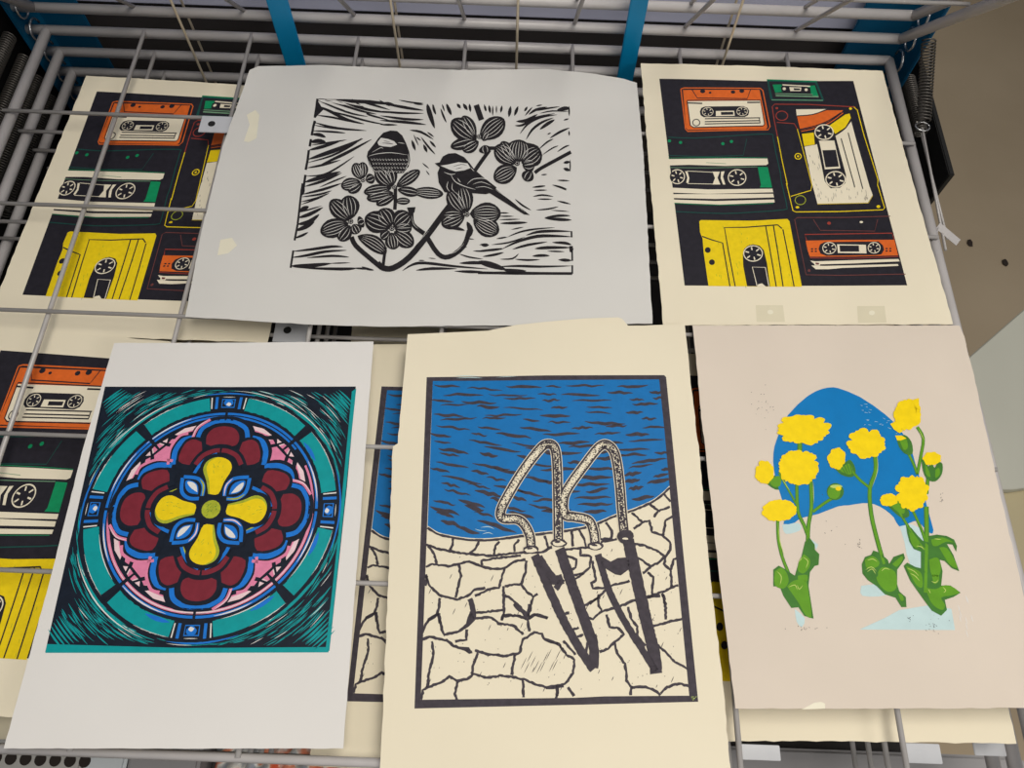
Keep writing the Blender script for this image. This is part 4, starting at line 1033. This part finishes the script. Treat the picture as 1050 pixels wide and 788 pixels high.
    head(173, 165, 79, 44, 18); head(160, 270, 58, 50, 20, .09); head(64, 285, 27, 34, 12); head(107, 390, 50, 32, 14, .08); head(347, 205, 58, 42, 13, .16); head(266, 245, 26, 32, 11, .16)
    head(462, 124, 38, 46, 11, .12); head(475, 342, 48, 52, 14, .18); head(410, 362, 27, 18, 8, .12, 7); head(532, 246, 27, 20, 10, .18, 7)
    F('ink_flower', '414,150 430,142 450,170 440,176 424,165', 8, 0); F('ink_flower', '470,85 494,78 496,120 480,120', 8, 0)
    # specks of stray ink
    for cx, cy, sx, sy, n in ((60, 110, 30, 60, 22), (180, 718, 40, 6, 16), (330, 485, 8, 14, 12), (535, 715, 26, 30, 20), (470, 690, 8, 10, 8), (560, 360, 10, 20, 8), (240, 420, 60, 60, 10)):
        for i in range(n):
            x, y = R.gauss(cx, sx / 2), R.gauss(cy, sy / 2)
            k.line('ink_slate', .55, [o(x, y), o(x + R.uniform(-3, 3), y + R.uniform(-4, 4))], 3, taper=1)
    for i in range(9):
        x, y = R.uniform(600, 640), R.uniform(600, 740); k.line('paper_cool', .8, [o(x, y), o(x + 6, y + 22)], 1, taper=1)
    return k

fi = flower_ink()
flower, frz = print_thing('flower_print', 'print of yellow daisy-like flowers over a blue arch on pinkish beige paper',
    'print', fi, [(710, 334), (850, 334), (984, 334), (989, 345), (992, 360), (999, 385), (1006, 420), (1014, 455), (1024, 500), (1033, 540), (1045, 590), (1060, 660), (1075, 726), (960, 727), (850, 727), (754, 727), (745, 650), (734, 560), (724, 465), (720, 435), (713, 360)],
    ZFL, 'paper_warm', (800, 450), (790, 640), amp=.0005, ph=4.4, deck=.0003)
k = Ink(ZFL, 3)
k.fill('tape', [(822, 728), (835, 721), (842, 720), (846, 722), (846, 727)], 1)
ob('tape_scrap', poly_mesh('tape_scrap', k.q, ['tape'], un((800, 450), ZFL), frz, .0005, 4.4), None, flower)


# ---- plain sheets and odds and ends on the lower levels ----------------------
def plain_sheet(label, pix, z, m, ph, **kw):
    return print_thing('paper_sheet_blank', label, 'paper', None, pix, z, m, pix[0], pix[-1], amp=.0005, ph=ph, **kw)[0]
ZC = -.095 + ZP
mat('paper_shade', (196, 188, 166), .85, var=.03, scale=9, bump=.15)
mat('card_grey', (150, 148, 150), .7, var=.05, scale=12)
mat('card_pale', (206, 212, 216), .6, var=.03, scale=12)
mat('tray_grey', (178, 176, 172), .5, var=.04, scale=12)
mat('hole_dark', (40, 32, 28), .9)
def bare(label, pix, z, m, ph, cat='paper', name='blank_sheet', th=.0006, group=None):
    o = un(pix[0], z)
    me = poly_mesh(name, [(m, deckle(pix, z, .0003, seed=int(ph * 10)), 0)], [m], o, 0, .0004, ph, None, thick=th)
    q = ob(name, me)
    q.location = (o.x, o.y, Z0 + z * S)
    return tag(q, label=label, category=cat)
bare('blank cream sheet on a lower shelf, showing just above the lower-left cassette tape print', [(-60, 300), (268, 318), (262, 430), (-100, 430)], ZC, 'paper_cream', 1.3)
bare('blank cream sheet on a lower shelf, behind the hidden pool ladder print', [(361, 332), (560, 336), (560, 500), (352, 500)], ZC, 'paper_cream', 2.3)
bare('blank cream sheet on a lower shelf, along the bottom left under the rosette print', [(-60, 560), (397, 560), (399, 765), (-80, 757)], ZC, 'paper_shade', 3.3)

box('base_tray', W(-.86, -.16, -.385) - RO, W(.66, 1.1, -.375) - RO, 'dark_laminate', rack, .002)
ZS = -.30
def block(name, x0, x1, y0, y1, z0, z1, m, label, cat, bev=.003):
    q = empty(name, W((x0 + x1) / 2, (y0 + y1) / 2, z0), 0, label=label, category=cat)
    def part(n, a, b, mm, bv=bev):
        c = W((x0 + x1) / 2, (y0 + y1) / 2, z0)
        return box(n, Vector(a) - c, Vector(b) - c, mm, q, bv)
    part('box_body', W(x0, y0, z0), W(x1, y1, z1 - .012), m)
    part('box_lid', W(x0 - .004, y0 - .004, z1 - .012), W(x1 + .004, y1 + .004, z1), m)
    return q
block('cardboard_box', -.618, -.562, -.15, .10, -.3745, ZS, 'card_pale', 'narrow pale box below the front rail, beside the perforated tray', 'box')
block('cardboard_box', -.552, -.452, -.15, .10, -.3745, ZS, 'card_grey', 'grey box below the front rail, beside the plastic bag', 'box')
block('cardboard_box', .22, .80, -.15, .021, -.3745, ZS, 'card_grey', 'long grey box below the front rail at the bottom right', 'box')
# perforated tray
tr_ = empty('perforated_tray', W(-.72, -.03, -.3745), 0, label='grey tray with dark round holes, bottom left corner below the rail', category='tray')
cc = W(-.72, -.03, -.3745)
box('tray_body', W(-.86, -.12, -.3745) - cc, W(-.624, .08, ZS) - cc, 'tray_grey', tr_, .002)
bm = bmesh.new()
for i in range(11):
    for j in range(4):
        p = W(-.852 + i * .0222 + (j % 2) * .011, -.10 + j * .024, ZS) - cc
        bmesh.ops.create_circle(bm, cap_ends=True, segments=16, radius=.0052, matrix=Matrix.Translation((p.x, p.y, p.z + .0003)))
ob('tray_holes', mesh_of(bm, 'tray_holes'), 'hole_dark', tr_)
# plastic bag with bright contents
m = bpy.data.materials.new('bag_film'); m.use_nodes = True; MATS['bag_film'] = m
nt = m.node_tree; b = nt.nodes['Principled BSDF']; b.inputs['Roughness'].default_value = .18
tc = nt.nodes.new('ShaderNodeTexCoord'); nz = nt.nodes.new('ShaderNodeTexNoise'); nz.inputs['Scale'].default_value = 42
rp = nt.nodes.new('ShaderNodeValToRGB'); nt.links.new(tc.outputs['Object'], nz.inputs['Vector']); nt.links.new(nz.outputs['Fac'], rp.inputs[0]); nt.links.new(rp.outputs[0], b.inputs['Base Color'])
e = rp.color_ramp.elements; e[0].position = .34; e[0].color = (.30, .33, .46, 1); e[1].position = .66; e[1].color = (.72, .13, .06, 1)
for ps, cl in ((.44, (.42, .44, .46, 1)), (.5, (.80, .76, .70, 1)), (.56, (.78, .30, .18, 1))):
    x = e.new(ps); x.color = cl
bm = bmesh.new()
rr = random.Random(4)
N, M = 60, 26
gv = []
for i in range(N + 1):
    row = []
    for j in range(M + 1):
        u, v = i / N, j / M
        h = (math.sin(PI * u) ** .35) * (math.sin(PI * v) ** .4) if 0 < u < 1 and 0 < v < 1 else 0
        zz = -.371 + h * (.072 + .012 * math.sin(u * 31 + v * 9) + .008 * math.sin(u * 67 - v * 23) + rr.uniform(-.002, .002))
        row.append(bm.verts.new(W(-.445 + u * .30, -.15 + v * .20, zz)))
    gv.append(row)
for i in range(N):
    for j in range(M):
        f = bm.faces.new((gv[i][j], gv[i + 1][j], gv[i + 1][j + 1], gv[i][j + 1])); f.smooth = True
bag = ob('plastic_bag', mesh_of(bm, 'plastic_bag'), 'bag_film')
so_ = bag.modifiers.new('s', 'SOLIDIFY'); so_.thickness = .0008
tag(bag, label='crumpled plastic bag with orange-red and white contents below the front rail', category='bag')
# two dark specks lying on the floor
mat('speck', (52, 42, 36), .9)
for px, lb in (((994, 250), 'dark speck on the brown floor, the upper one by the rack hook'), ((1030, 270), 'dark speck on the brown floor, the lower one nearer the pale board')):
    q = un(px, -Z0 / S)
    bm = bmesh.new()
    bmesh.ops.create_icosphere(bm, subdivisions=2, radius=.009)
    r_ = random.Random(px[0])
    for v in bm.verts: v.co = Vector((v.co.x * .8, v.co.y * 1.2, v.co.z * .35)) * r_.uniform(.8, 1.15)
    x = ob('floor_speck', mesh_of(bm, 'floor_speck'), 'speck'); x.location = (q.x, q.y, .003)
    tag(x, label=lb, category='speck')
